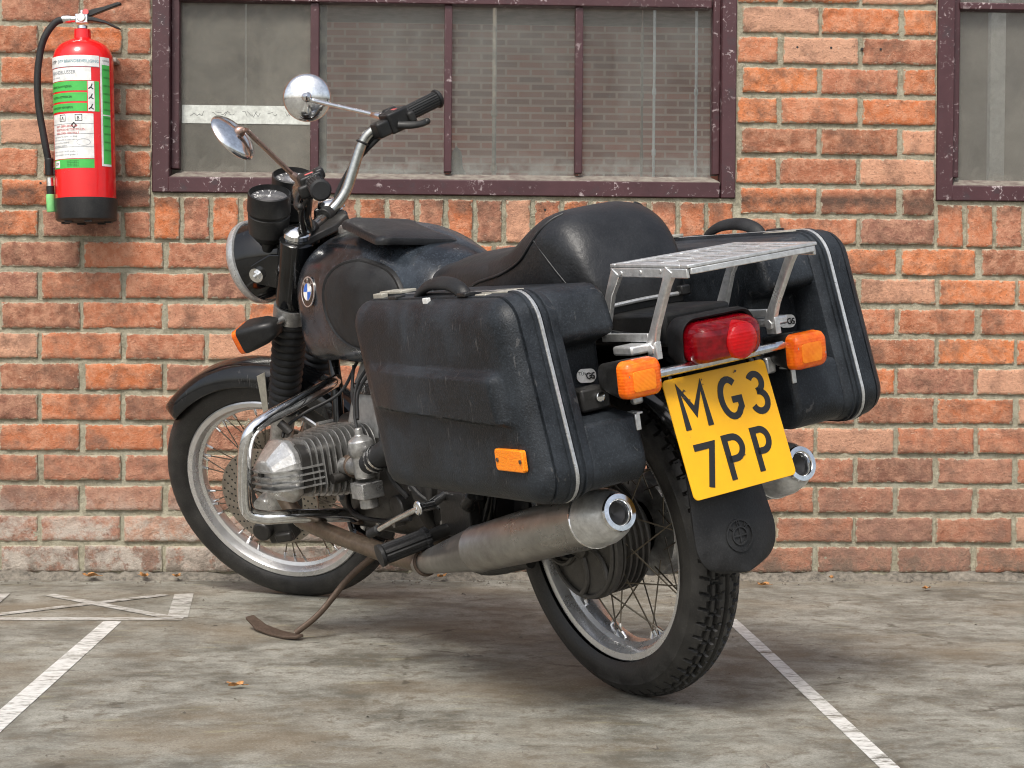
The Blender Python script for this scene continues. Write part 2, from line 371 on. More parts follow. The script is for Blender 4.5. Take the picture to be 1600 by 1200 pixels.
def stroke_geo(g, strokes, place, wd, th=.0012, scale=1):
    """flat thick polylines; place maps (u,v,h)->3D"""
    for pts in strokes:
        pts = [Vector(p) for p in pts]; pts = [p for i, p in enumerate(pts) if i == 0 or (p-pts[i-1]).length > 1e-5]; n = len(pts); L = []; Rr_ = []
        for i, p in enumerate(pts):
            if i == 0: d = (pts[1]-p).normalized(); k = 1
            elif i == n-1: d = (p-pts[i-1]).normalized(); k = 1
            else:
                d1 = (p-pts[i-1]).normalized(); d2 = (pts[i+1]-p).normalized(); d = (d1+d2).normalized(); k = 1/max(.55, d.dot(d1))
            nrm = Vector((-d.y, d.x)); L.append(p+nrm*wd/2*k); Rr_.append(p-nrm*wd/2*k)
        v = [place(q.x, q.y, h) for h in (0, th) for q in L+Rr_]; f = []
        N = 2*n
        for i in range(n-1):
            f += [(N+i, N+i+1, N+n+i+1, N+n+i), (i, i+1, N+i+1, N+i), (n+i, N+n+i, N+n+i+1, n+i+1)]
        f += [(0, N, N+n, n), (n-1, 2*n-1, N+2*n-1, N+n-1)]
        g.add(v, f)
def arc(cx, cy, rx, ry, a0, a1, n=14):
    return [(cx+rx*math.cos(R(a0+(a1-a0)*i/n)), cy+ry*math.sin(R(a0+(a1-a0)*i/n))) for i in range(n+1)]
GLY = {  # unit height letters (width, strokes)
 'M': (.78, [[(.07, 0), (.07, .97), (.39, .38), (.71, .97), (.71, 0)]]),
 'G': (.70, [arc(.37, .5, .30, .43, 48, 318, 18)+[(.65, .27), (.65, .45), (.40, .45)]]),
 '3': (.58, [arc(.26, .73, .22, .20, 150, -80, 14)+[(.24, .52)], [(.24, .52)]+arc(.26, .28, .26, .235, 85, -160, 16)]),
 '7': (.58, [[(.02, .93), (.53, .93), (.22, 0)]]),
 'P': (.56, [[(.07, 0), (.07, .93), (.27, .93)]+arc(.27, .69, .23, .24, 90, -90, 12)+[(.07, .45)]]),
 'B': (.56, [[(.07, 0), (.07, .93), (.27, .93)]+arc(.27, .71, .21, .22, 90, -90, 8)+[(.07, .49)], [(.07, .49), (.27, .49)]+arc(.27, .26, .23, .23, 90, -90, 8)+[(.07, .03)]]),
 'W': (.9, [[(.03, 1), (.24, .04), (.45, .9), (.66, .04), (.87, 1)]]),
 'S': (.55, [arc(.27, .72, .21, .21, 30, 270, 12)+arc(.27, .26, .22, .24, 90, -150, 12)]),
}
def word(g, txt, place, x, y, h, wd, th=.0012, gap=.22):
    for ch in txt:
        if ch == ' ': x += h*.5; continue
        wv, st = GLY[ch]
        stroke_geo(g, [[(x+a*h, y+b*h) for a, b in s_] for s_ in st], place, wd, th); x += (wv+gap)*h
    return x
def text_geo(g, txt, size, place, th=.0003):
    """print set in Blender's own font, laid on a surface through place(u,v,h)"""
    cu = bpy.data.curves.new('print', 'FONT'); cu.body = txt; cu.size = size; cu.align_x = 'LEFT'; cu.resolution_u = 2
    to = bpy.data.objects.new('print', cu); S.collection.objects.link(to); bpy.context.view_layer.update()
    me = bpy.data.meshes.new_from_object(to.evaluated_get(dep()))
    g.add([place(v.co.x, v.co.y, th) for v in me.vertices], [tuple(p.vertices) for p in me.polygons])
    bpy.data.objects.remove(to); bpy.data.curves.remove(cu); bpy.data.meshes.remove(me)
def nz(x, y=0, z=0): return noise.noise(Vector((x, y, z)))

# ------------------------------------------------------------------ ground and markings
def grid_sheet(name, x0, x1, y0, y1, z, mat):
    return obj(name, [(x0, y0, z), (x1, y0, z), (x1, y1, z), (x0, y1, z)], [(0, 1, 2, 3)], mat, smooth=0)
gr = grid_sheet('ground', -60, 60, -60, 60, 0, 'ground'); gr['kind'] = 'structure'; gr['label'] = 'grey brown streaked concrete ground'
def line(name, pts, mat, z=.0014):
    g = G(); n = len(pts); g.add([(x, y, z) for x, y in pts]+[(x, y, .0005) for x, y in pts], [tuple(range(n))]+[(i, (i+1) % n, n+(i+1) % n, n+i) for i in range(n)])
    o = g.ob(name, mat, smooth=0); o['kind'] = 'structure'; return o
line('parking_line', [(.720, -3), (.760, -3), (.760, 4.30), (.730, 4.30)], 'line')
line('parking_line', [(-.790, -3), (-.738, -3), (-.740, 4.275), (-.784, 4.275)], 'line')
bpy.data.objects['parking_line']['label'] = 'worn white parking line right of the rear wheel'; bpy.data.objects['parking_line.001']['label'] = 'worn white parking line at lower left'
g = G()
def strip(g, a, b, wd, z=.003):
    a = Vector((*a, 0)); b = Vector((*b, 0)); d = (b-a).normalized(); nn = Vector((-d.y, d.x, 0))*wd/2
    g.add([a+nn+Vector((0, 0, z)), a-nn+Vector((0, 0, z)), b-nn+Vector((0, 0, z)), b+nn+Vector((0, 0, z))], [(0, 1, 2, 3)])
strip(g, (-1.9, 4.315), (-.60, 4.315), .045, .0010); strip(g, (-.615, 4.335), (-.655, 4.74), .05, .0013)
strip(g, (-.63, 4.33), (-1.01, 4.72), .035, .0016); strip(g, (-1.08, 4.36), (-.70, 4.72), .035, .0019)
strip(g, (-1.11, 4.335), (-1.14, 4.74), .05, .0022); strip(g, (-1.16, 4.36), (-1.55, 4.72), .035, .0025)
o = g.ob('bay_marking', 'line2', smooth=0); o['kind'] = 'structure'

# ------------------------------------------------------------------ brick wall
WY = 5.038; P0, PZ, PX = .0145, .0863, .2335
WIN1 = (-.789, .873, 1.098); WIN2 = (1.457, 3.1, 1.098)      # x0, x1, sill bottom
TOPZ = 2.75; WTOP = 2.35
wv, wf, wc = [], [], []
def brick(x0, x1, z0, z1, sd_, fine=True):
    w_, h_ = x1-x0, z1-z0
    if w_ < .012 or h_ < .012: return
    st = .0075 if fine else .02
    nx = max(2, int(w_/st)); nz_ = max(2, int(h_/st))
    xs = [0, .0022]+[.0022+(w_-.0044)*i/nx for i in range(1, nx)]+[w_-.0022, w_]
    zs = [0, .0022]+[.0022+(h_-.0044)*i/nz_ for i in range(1, nz_)]+[h_-.0022, h_]
    rnd = random.Random(sd_); yo = rnd.uniform(-.002, .0028); tone = rnd.random(); tl = rnd.uniform(-.010, .010)
    zc = (z0+z1)/2; xc = (x0+x1)/2
    t_ = tone**.75
    if zc < .66: t_ = tone*.62+.06                   # lower courses are a duller batch
    elif xc < -.8: t_ = tone*.75
    if h_ > w_: t_ = .3+tone*.6
    col = (min(1, t_), rnd.random(), rnd.random(), 1)
    b0 = len(wv); ox, oz = rnd.uniform(0, 90), rnd.uniform(0, 90)
    row = len(xs)
    for j, z in enumerate(zs):
        for i, x in enumerate(xs):
            gx, gz = x+ox, z+oz
            ex = min(x, w_-x); ez = min(z, h_-z); e = min(ex, ez)
            wob = .0030*nz(gx*14, gz*14, 1)+.0014*nz(gx*55, gz*55, 2)
            wob2 = .0030*nz(gx*14, gz*14, 5)+.0014*nz(gx*55, gz*55, 6)
            y = -.0012*nz(gx*22, gz*22, 3)-.0008*nz(gx*80, gz*80, 9)+tl*(z-h_/2)+yo
            if e < .004: y += .0045*(1-e/.004)**2
            ch = nz(gx*24, gz*24, 7)
            if ch > .34 and e < .025: y += min(.0034, (ch-.34)*.03)
            px = x0+x+(wob if ex < .012 else wob*.4); pz = z0+z+(wob2 if ez < .012 else wob2*.4)
            wv.append((px, WY-.005+y, pz)); wc.append((col[0], col[1], min(1, e/.010), 1))
    for j in range(len(zs)-1):
        for i in range(row-1): a = b0+j*row+i; wf.append((a, a+1, a+row+1, a+row))
    # sides back into the mortar
    per = [b0+i for i in range(row)]+[b0+j*row+row-1 for j in range(1, len(zs))]+[b0+(len(zs)-1)*row+i for i in range(row-2, -1, -1)]+[b0+j*row for j in range(len(zs)-2, 0, -1)]
    c0 = len(wv)
    for k in per: wv.append((wv[k][0], WY+.03, wv[k][2]))
    n = len(per)
    for k in range(n): wf.append((per[k], c0+k, c0+(k+1) % n, per[(k+1) % n]))
    wc.extend([(col[0], col[1], .3, 1)]*n)
def subtract(x0, x1, z0, z1):
    """bits of [x0,x1] outside the windows and soldier courses"""
    segs = [(x0, x1)]
    for a, b, s0 in (WIN1, WIN2):
        if z1 > s0-.136 and z0 < WTOP:
            out = []
            for p, q in segs:
                if q <= a+.001 or p >= b-.001: out.append((p, q)); continue
                if p < a: out.append((p, a))
                if q > b: out.append((b, q))
            segs = out
    return segs
XL, XR = -3.0, 3.9
k = 0; z = P0
while z < TOPZ:
    J = .0135
    off = 0 if k % 2 == (0) else .5
    x = .883-.0005+(off-20)*PX
    while x < XR:
        a, b = x+random.uniform(-.004, .004)+J/2, x+PX-J/2
        if b > XL and a < XR:
            fine = -1.35 < a < 1.95 and z < 1.75
            for p, q in subtract(a, b, z+J/2, z+PZ-J/2):
                if p != a: p += .004
                if q != b: q -= .004
                brick(p, q, z+J/2+random.uniform(-.0015, .0015), z+PZ-J/2+random.uniform(-.0015, .0015), int(a*1000)+k*7919, fine)
        x += PX
    k += 1; z = P0+PZ*k
for a, b, s0 in (WIN1, WIN2):
    n = round((b-a)/.0852); p_ = (b-a)/n
    for i in range(n):
        x = a+p_*i
        brick(x+.006, x+p_-.006, s0-.136+.004, s0-.012, int(x*977)+31, x < 2)
        brick(x+.006, x+p_-.006, WTOP+.004, WTOP+.12, int(x*977)+77, False)
me = bpy.data.meshes.new('brick_wall'); me.from_pydata(wv, [], wf); me.update(); me.materials.append(MAT['brick'])
ca = me.color_attributes.new('tone', 'FLOAT_COLOR', 'POINT'); ca.data.foreach_set('color', [c for q in wc for c in q])
for p in me.polygons: p.use_smooth = True
me.set_sharp_from_angle(angle=R(60))
wall = bpy.data.objects.new('brick_wall', me); S.collection.objects.link(wall)
tag(wall, 'weathered orange red brick wall with pale mortar joints behind the motorcycle', 'wall')
# mortar: lumpy sheet with window openings
mv, mf = [], []; dx = .012
xs = []; x = XL
def fillg(x0, x1, z0, z1, st):
    nx = max(1, int((x1-x0)/st)); nn = max(1, int((z1-z0)/st)); b = len(mv)
    for j in range(nn+1):
        for i in range(nx+1):
            X_, Z_ = x0+(x1-x0)*i/nx, z0+(z1-z0)*j/nn
            y = .0022*nz(X_*30, Z_*30, 4)+.0016*nz(X_*90, Z_*90, 5)+.002*nz(X_*6, Z_*6)
            mv.append((X_, WY+.0032-y*1.25, Z_))
    for j in range(nn):
        for i in range(nx): a = b+j*(nx+1)+i; mf.append((a, a+1, a+nx+2, a+nx+1))
fillg(-1.4, 1.9, -.01, 1.098, .008); fillg(XL, -1.4, -.01, 1.098, .05); fillg(1.9, XR, -.01, 1.098, .05)
fillg(XL, -1.4, 1.098, WTOP, .05); fillg(-1.4, WIN1[0], 1.098, WTOP, .01); fillg(WIN1[1], WIN2[0], 1.098, WTOP, .01); fillg(WIN2[1], XR, 1.098, WTOP, .05)
fillg(XL, XR, WTOP, TOPZ+.05, .05)
mo = obj('mortar', mv, mf, 'mortar', wall, smooth=80)
# back of the wall, gives it its thickness, and the reveals
g = G(); Y0, Y1 = WY+.031, WY+.24
for a, b, c, d in ((XL, XR, -.01, 1.095), (XL, XR, WTOP+.002, TOPZ+.05), (XL, WIN1[0]-.002, 1.097, WTOP), (WIN1[1]+.002, WIN2[0]-.002, 1.097, WTOP), (WIN2[1]+.002, XR, 1.097, WTOP)):
    g.box(((a+b)/2, (Y0+Y1)/2, (c+d)/2), (b-a, Y1-Y0, d-c))
g.ob('masonry_core', 'mortar', wall, smooth=0)
# crumbled fillet at the foot of the wall
g = G(); rs = []
for i in range(421):
    x = XL+(XR-XL)*i/420
    a = .026+.022*nz(x*7)+.018*nz(x*31); h = .020+.012*nz(x*8, 3)+.014*nz(x*39, 2)
    rs.append([(x, WY+.01, -.002), (x, WY-a-.008, -.002), (x, WY-a*.8-.004*nz(x*70), h*.45+.004*nz(x*60, 4)), (x, WY-a*.35, max(.004, h*.85)), (x, WY+.01, h+.004)])
g.rings(rs); g.ob('mortar_fillet', 'rubble', wall, smooth=50)
# a few pilot holes in the pier
g = G()
for x, z in ((1.048, 1.533), (1.098, 1.533), (1.146, 1.533), (1.198, 1.533), (1.236, 1.531), (1.29, 1.531), (.326, 1.06), (1.27, .52), (-1.10, 1.12)):
    g.cyl((x, WY-.0062, z), (x, WY+.01, z), .0035, n=10)
g.ob('drill_hole', 'black', wall, smooth=0)

# ------------------------------------------------------------------ windows
def window(name, x0, x1, z0, z1, panes, label, zbar=(1.645, 1.668), glassmats=None):
    t = empty(name, Matrix.Translation((x0, WY, z0))); tag(t, label, 'window')
    T = Matrix.Translation((-x0, -WY, -z0)); yo = WY-.006
    g = G()
    g.box((x0+.0245, yo+.03, (z0+z1)/2), (.049, .06, z1-z0), T); g.box((x1-.021, yo+.03, (z0+z1)/2), (.042, .06, z1-z0), T)
    g.box(((x0+x1)/2, yo+.029, z0+.022), (x1-x0-.091, .060, .044), T); g.box(((x0+x1)/2, yo+.029, z1-.025), (x1-x0-.091, .06, .05), T)
    # inner sash, set back
    xi0, xi1, zi0 = x0+.049, x1-.042, z0+.044
    g.box((xi0+.012, yo+.052, (zi0+z1)/2), (.024, .045, z1-zi0-.05), T); g.box((xi1-.011, yo+.052, (zi0+z1)/2), (.022, .045, z1-zi0-.05), T)
    g.box(((x0+x1)/2, yo+.047, (zbar[0]+zbar[1])/2), (xi1-xi0-.047, .05, zbar[1]-zbar[0]), T)
    g.ob('window_frame', 'frame', t, bevel=.0025)
    g = G(); a, b = xi0+.002, xi1-.002
    g.add([(a, yo+.004, zi0+.001), (b, yo+.004, zi0+.001), (b-.018, yo+.058, zi0+.020), (a+.018, yo+.058, zi0+.020), (a, yo+.004, zi0-.01), (b, yo+.004, zi0-.01)], [(0, 1, 2, 3), (0, 4, 5, 1)], T)
    g.ob('sill', 'sill', t, smooth=0)
    for i in range(len(panes)-1):
        p = (panes[i][1]+panes[i+1][0])/2; wd = panes[i+1][0]-panes[i][1]
        g = G(); g.box((p, yo+.049, (zi0+.024+zbar[0])/2), (wd, .034, zbar[0]-zi0-.026), T); g.box((p, yo+.049, (zbar[1]+z1-.05)/2), (wd, .034, z1-.05-zbar[1]-.002), T)
        g.ob('glazing_bar', 'frame', t, bevel=.002)
    for i, (a, b) in enumerate(panes):
        for (c, d) in ((zi0+.02, zbar[0]), (zbar[1], z1-.05)):
            g = G(); g.box(((a+b)/2, yo+.062, (c+d)/2), (b-a+.012, .004, d-c+.012), T)
            g.ob('pane', (glassmats or ['glass']*9)[i], t, smooth=0)
    return t
w1 = window('window', WIN1[0], WIN1[1], 1.099, WTOP, [(-.713, -.346), (-.322, .036), (.058, .412), (.434, .806)], 'large maroon framed four pane window above the motorcycle, left of the brick pier', glassmats=['glassdirty', 'glass', 'glass', 'glass'])
w2 = window('window', WIN2[0], WIN2[1], 1.099, WTOP, [(1.532, 2.02), (2.045, 2.53), (2.555, 3.03)], 'maroon framed window cut off by the right edge, right of the brick pier', zbar=(1.654, 1.674), glassmats=['glassdirty']*3)

# behind the glass: courtyard wall, boards, pipes
def solid_box(name, c, d, mat, parent=None, bevel=0, label=None, cat=None, kind=None):
    g = G(); g.box(c, d); o = g.ob(name, mat, parent, smooth=0, bevel=bevel)
    if label: tag(o, label, cat)
    if kind: o['kind'] = kind
    return o
solid_box('courtyard_wall', (0, 15.2, 3.2), (26, .4, 6.4), 'farbrick', label='distant brick wall seen through the dusty glass of the big window', cat='wall')
solid_box('added_shade_slab', (0, 13.5, 3.62), (26, 3.0, .5), 'greyboard', label='unseen slab added to shade the upper part of the distant wall', cat='added_shade_slab')  # added overhang, out of view, there to grade shade down the far wall
solid_box('partition_board', (-.62, 5.75, 1.35), (.56, .03, 2.7), 'plaster', label='stained board standing behind the leftmost pane of the big window', cat='board')
solid_box('partition_board', (2.35, 5.80, 1.35), (1.6, .03, 2.7), 'greyboard', label='grey board standing behind the glass of the right window', cat='board')
solid_box('white_post', (1.78, 5.5, 1.1), (.048, .03, 2.2), 'whitepaint', label='pale upright board behind the right window', cat='post', bevel=.002)
def pipe(x, y, r, m, label, x2=None):
    g = G(); g.cyl((x, y, 0), (x2 or x, y, 2.6), r, n=12)
    for zz in (.9, 1.3, 1.5): g.cyl((x, y, zz), (x, y, zz+.02), r*1.5, n=12)
    o = g.ob('pipe', m); tag(o, label, 'pipe'); return o
pipe(.733, 5.8, .0045, 'whitepaint', 'thin white pipe inside, left one behind the rightmost pane')
pipe(.872, 5.8, .0045, 'whitepaint', 'thin white pipe inside, right one behind the rightmost pane')
pipe(.705, 5.9, .004, 'pipe', 'thin brown pipe beside the white one behind the rightmost pane')
pipe(.227, 6.4, .008, 'plaster', 'grey downpipe behind the third pane of the big window')
pipe(-.595, 5.69, .003, 'tape', 'thin pale cord hanging behind the leftmost pane')
g = G(); g.tube([(.08, 5.9, 0), (.08, 5.9, 1.22), (.095, 5.9, 1.25), (.11, 5.9, 1.22)], .014); tag(g.ob('pipe', 'plaster'), 'short capped grey pipe low behind the third pane', 'pipe')
g = G(); g.box((-.53, WY+.0525, 1.327), (.366, .0008, .052)); tp = g.ob('paper_strip', 'tape', smooth=0); tag(tp, 'strip of pale paper tape with faded writing across the leftmost pane', 'paper strip')
g = G(); rnd = random.Random(3)
x = -.69
while x < -.37:
    n = rnd.randint(2, 6)
    for i in range(n):
        pts = [(x+.007*q+rnd.uniform(-.002, .002), 1.327+rnd.uniform(-.008, .010)) for q in range(3)]
        stroke_geo(g, [pts], lambda u, v, h: (u, WY+.0520-h, v), .0013, .0003); x += .013
    x += .022
g.ob('faded_writing', 'pencil', tp, smooth=0)

# ------------------------------------------------------------------ fire extinguisher
ex = empty('fire_extinguisher', Matrix.Translation((-.9535, WY-.098, 1.006)) @ Matrix.Rotation(R(1.3), 4, 'Y').inverted())
tag(ex, 'red fire extinguisher with black hose and green labels hung on the brick wall', 'fire extinguisher')
Rb = .0825
g = G(); g.lathe([(.058, Rb), (.44, Rb), (.452, Rb*.985), (.468, Rb*.93), (.484, Rb*.80), (.495, Rb*.60), (.502, Rb*.38), (.506, .0235), (.530, .0225), (.531, .015)], (0, 0, 0), (0, 0, 1), 64)
g.ob('cylinder_body', 'red', ex, smooth=40)
g = G(); g.lathe([(0, .070), (.002, .078), (.006, .0835), (.056, .0855), (.063, .0850), (.064, .080)], (0, 0, 0), (0, 0, 1), 64, (True, False))
for i in range(6): g.box((.06*math.cos(i), .06*math.sin(i), -.001), (.02, .02, .006))
g.ob('base_cup', 'plastic', ex, smooth=40)
g = G(); g.cyl((0, 0, .531), (0, 0, .542), .014); g.box((0, 0, .560), (.034, .026, .026)); g.cyl((0, -.012, .562), (0, -.019, .562), .012)
g.cyl((-.016, 0, .560), (-.050, 0, .560), .0095); g.lathe([(0, .011), (.006, .012), (.02, .012), (.026, .010)], (-.030, 0, .560), (-1, 0, 0), 12)
g.cyl((0, 0, .573), (0, 0, .585), .006)
g.ob('valve', 'chrome', ex, bevel=.002)
g = G(); g.cyl((0, -.0192, .562), (0, -.0196, .562), .0105, n=20); g.ob('gauge_face', 'white', ex, smooth=0)
def lever(pts, w0, name):
    g = G(); rs = []
    for (x, z, h) in pts:
        rs.append([(x, -w0, z-h), (x, w0, z-h), (x, w0*.9, z+h), (x, -w0*.9, z+h)])
    g.rings(rs); return g.ob(name, 'plastic', ex, bevel=.002)
lever([(.000, .568, .007), (.028, .577, .009), (.060, .587, .006), (.098, .600, .005), (.108, .601, .003)], .009, 'squeeze_lever')
lever([(.006, .560, .006), (.03, .559, .006), (.065, .550, .004), (.095, .535, .003), (.105, .531, .002)], .010, 'carry_handle')
g = G(); g.cyl((.012, -.013, .578), (.012, .013, .578), .008); g.ob('safety_pin', 'switchred', ex)
g = G(); g.tube([(-.048, 0, .560), (-.075, -.005, .548), (-.105, -.012, .500), (-.121, -.015, .42), (-.122, -.015, .33), (-.110, -.014, .24), (-.099, -.012, .17), (-.096, -.012, .13)], .0095, 14)
g.ob('hose', 'rubber', ex)
g = G(); g.lathe([(0, .0115), (.045, .0125), (.048, .010)], (-.0965, -.012, .128), (0, 0, 1), 16, (True, True)); g.box((-.085, -.01, .14), (.018, .012, .02)); g.ob('hose_clip', 'plastic', ex, bevel=.001)
g = G(); g.cyl((-.0955, -.012, .098), (-.0965, -.012, .122), .0095); g.ob('hose_collar', 'chrome', ex)
g = G(); g.cyl((-.0945, -.012, .076), (-.0955, -.012, .099), .0105); g.ob('nozzle_neck', 'plastic', ex)
g = G(); g.lathe([(0, .0115), (.002, .0125), (.048, .0115), (.050, .008)], (-.0935, -.012, .028), (-.04, 0, 1), 20, (True, True)); g.ob('nozzle', 'palegreen', ex)
# curved labels: angle 0 faces the viewer (-Y), u in metres along the girth
def onb(off):
    def pl(u, v, h=0):
        a = u/Rb; r = Rb+off+h; return (r*math.sin(a), -r*math.cos(a), v)
    return pl
def patch(g, u0, u1, v0, v1, off):
    n = max(2, int((u1-u0)/.006)); pl = onb(off)
    vs = [pl(u0+(u1-u0)*i/n, v) for v in (v0, v1) for i in range(n+1)]
    g.add(vs, [(i, i+1, n+2+i, n+1+i) for i in range(n)])
def label(name, mat, rects, off):
    g = G()
    for r_ in rects: patch(g, *r_, off)
    return g.ob(name, mat, ex, smooth=60)
U0, U1 = -.106, .046
label('label_white', 'white', [(U0, .060, .418, .448), (U0+.006, U1-.010, .380, .415), (U0+.012, U1-.006, .168, .290), (U1-.020, U1-.002, .296, .378), (.062, .068, .148, .446), (.068, .098, .425, .446), (.068, .098, .286, .289), (.068, .098, .148, .154)], .0006)
label('label_green', 'green', [(U0-.002, U1-.022, .296, .318), (U0-.002, U1-.022, .323, .347), (U0-.002, U1-.022, .352, .378), (U1-.001, U1+.012, .296, .378), (U0+.012, U1-.006, .142, .166), (.068, .098, .154, .286), (.068, .098, .289, .425)], .0005)
lb = label('label_logo', 'white', [(U0+.018, U0+.044, .145, .163)], .0010)
label('label_rule', 'greytext', [(U0+.012, U1-.006, zz, zz+.0009) for zz in (.199, .235, .262)]+[(U0, .060, .4165, .4178)], .0012)
g = G(); pl = onb(.0013)
text_geo(g, 'DTP BRANDBEVEILIGING', .0115, lambda u, v, h: pl(U0+.045+u*.93, .4285+v, 0)); g.ob('label_heading', 'tealtext', ex, smooth=0)
g = G(); text_geo(g, 'DTP', .013, lambda u, v, h: pl(U0+.010+u*1.2, .4285+v, 0)); text_geo(g, 'DTP', .010, lambda u, v, h: pl(U0+.021+u, .151+v, 0))
for i, s_ in enumerate(('GEBRUIKSAANWIJZING', 'BORGPEN UITTREKKEN', 'HANDGREEP INKNIJPEN')):
    text_geo(g, s_, .0085, lambda u, v, h, i=i: pl(U0+.012+u*.86, .361-.0285*i+v, 0))
text_geo(g, 'A', .014, lambda u, v, h: pl(-.052+u, .273+v, 0)); text_geo(g, 'B', .014, lambda u, v, h: pl(-.005+u, .273+v, 0))
for cx in (-.0475, .0): stroke_geo(g, [[(cx-.009, .270), (cx+.009, .270), (cx+.009, .287), (cx-.009, .287), (cx-.009, .270)]], lambda u, v, h: pl(u, v, 0), .0016)
stroke_geo(g, [[(-.020, .258), (-.013, .265), (-.006, .258), (-.013, .2515), (-.020, .258)]], lambda u, v, h: pl(u, v, 0), .003)
for zz in (.302, .330, .357): stroke_geo(g, [[(U1-.018, zz), (U1-.011, zz+.006), (U1-.008, zz+.014)], [(U1-.012, zz+.004), (U1-.005, zz)]], lambda u, v, h: pl(u, v, 0), .0026)
g.ob('label_print', 'black', ex, smooth=0)
g = G(); text_geo(g, 'BRANDBLUSSER', .0135, lambda u, v, h: pl(U0+.014+u*.9, .398+v, 0)); text_geo(g, '6 liter schuim', .007, lambda u, v, h: pl(U0+.014+u, .387+v, 0))
for i, s_ in enumerate(('Na gebruik of bij verlies van druk', 'direct laten vullen en controleren', 'door een erkend bedrijf.', 'Jaarlijks laten nakijken.')):
    text_geo(g, s_, .0062, lambda u, v, h, i=i: pl(U0+.018+u, .226-.0082*i+v, 0))
for i in range(2): text_geo(g, 'Bewaren tussen 0 en 60 graden C.', .0062, lambda u, v, h, i=i: pl(U0+.018+u, .186-.009*i+v, 0))
stroke_geo(g, [arc(.012, .212, .018, .009, 0, 360, 20)], lambda u, v, h: pl(u, v, 0), .0008)
g.ob('label_small_print', 'greytext', ex, smooth=0)
g = G()
for i, s_ in enumerate(('NIET GEBRUIKEN OP', 'ELEKTRISCHE TOESTELLEN', 'MEER DAN 1000 VOLT')):
    text_geo(g, s_, .0080, lambda u, v, h, i=i: pl(-.074+u*.95, .2545-.0095*i+v-.001, 0))
g.ob('label_red_print', 'redtext', ex, smooth=0)
g = G()
for i in range(11): text_geo(g, 'ONDERHOUD 20', .006, lambda u, v, h, i=i: pl(.071+u*.6, .41-.022*i+v, 0))
text_geo(g, 'CONTROLE', .006, lambda u, v, h: pl(.070+u*.8, .434+v, 0))
for i in range(4): text_geo(g, 'brandbeveiliging nl', .004, lambda u, v, h, i=i: pl(-.035+u*1.1, .160-.0045*i+v, 0))
g.ob('label_side_print', 'black', ex, smooth=0)
g = G(); g.box((0, .092, .40), (.05, .016, .08)); g.box((.075, .06, .452), (.02, .06, .012)); g.ob('wall_bracket', 'beige', ex, bevel=.002)

# ------------------------------------------------------------------ motorcycle
RRW, RFW, WB = .322, .330, 1.465
RAKE, STEER = R(28.5), .6446
RB = Matrix.Rotation(2.0861, 3, 'Z') @ Matrix.Rotation(-.1712, 3, 'X') @ Matrix.Rotation(.0055, 3, 'Y')
A0 = Vector((.3664, 3.3717, (RRW-.052)*abs(math.cos(.1712))+.052))
bike = empty('motorcycle', Matrix.Translation(A0-RB @ Vector((0, 0, RRW))) @ RB.to_4x4())
tag(bike, 'black touring motorcycle with two side panniers leaning on its side stand', 'motorcycle')
ax = Vector((-math.sin(RAKE), 0, math.cos(RAKE))); PS = Vector((WB+.094, 0, 0))
FK = Matrix.Translation(PS) @ Matrix.Rotation(STEER, 4, ax) @ Matrix.Translation(-PS)
def world_to_fork_dir(v):
    return ((RB @ FK.to_3x3()).inverted() @ Vector(v)).normalized()
def fork(o): o.matrix_local = FK; return o
def V(*a): return Vector(a)

def tyre(name, parent, c, Rt, r, phimax, N, per, groove, depth=.0045, wide=1.0):
    vs, fs = [], []; nt_ = N*per; npn = 48; Rc = Rt-r
    for i in range(nt_):
        th = 2*math.pi*i/nt_; u = i/per
        for j in range(npn+1):
            ph = -phimax+2*phimax*j/npn; s = r*ph
            d = groove(u, s)*depth
            rr_ = r-d
            if abs(ph) > 1.15: rr_ = r*(1-.05*(abs(ph)-1.15))
            if 1.18 < abs(ph) < 1.26: rr_ += .0012
            rad = Rc+rr_*math.cos(ph); y = rr_*math.sin(ph)*wide
            vs.append((c[0]+rad*math.cos(th), y, c[1]+rad*math.sin(th)))
    m = npn+1
    for i in range(nt_):
        k = (i+1) % nt_
        for j in range(npn): fs.append((i*m+j, i*m+j+1, k*m+j+1, k*m+j))
    return obj(name, vs, fs, 'tyre', parent, smooth=28)
def groove_rear(u, s):
    a = abs(s); sg = 1 if s > 0 else -1
    f = u % 1; g_ = 0
    zz = .0018*math.sin(2*math.pi*u)
    if a < .0028: g_ = 1
    if abs(a-(.0170+zz)) < .0028: g_ = 1
    if .0170 < a < .047:
        ph = (u+sg*.25+(.20 if a > .032 else 0)+6*(a-.017)) % 1
        if ph < .22: g_ = 1
    if .0028 < a < .0135:
        ph = (u+sg*.1+.5) % 1
        if ph < .14 and a > .006: g_ = .8
    if abs(a-.0325) < .0016 and (u % 1) < .5: g_ = .8
    if a > .051: g_ = 0
    return g_
def groove_front(u, s):
    a = abs(s); g_ = 0
    if abs(a-.009) < .0016: g_ = 1
    if .013 < a < .036 and ((u+6*a) % 1) < .16: g_ = .7
    return g_
def lathe_closed(g, prof, c, n=120):
    rs = []
    for i in range(n):
        a = 2*math.pi*i/n; rs.append([(c[0]+r*math.cos(a), y, c[1]+r*math.sin(a)) for y, r in prof])
    g.rings(rs, closed=True)
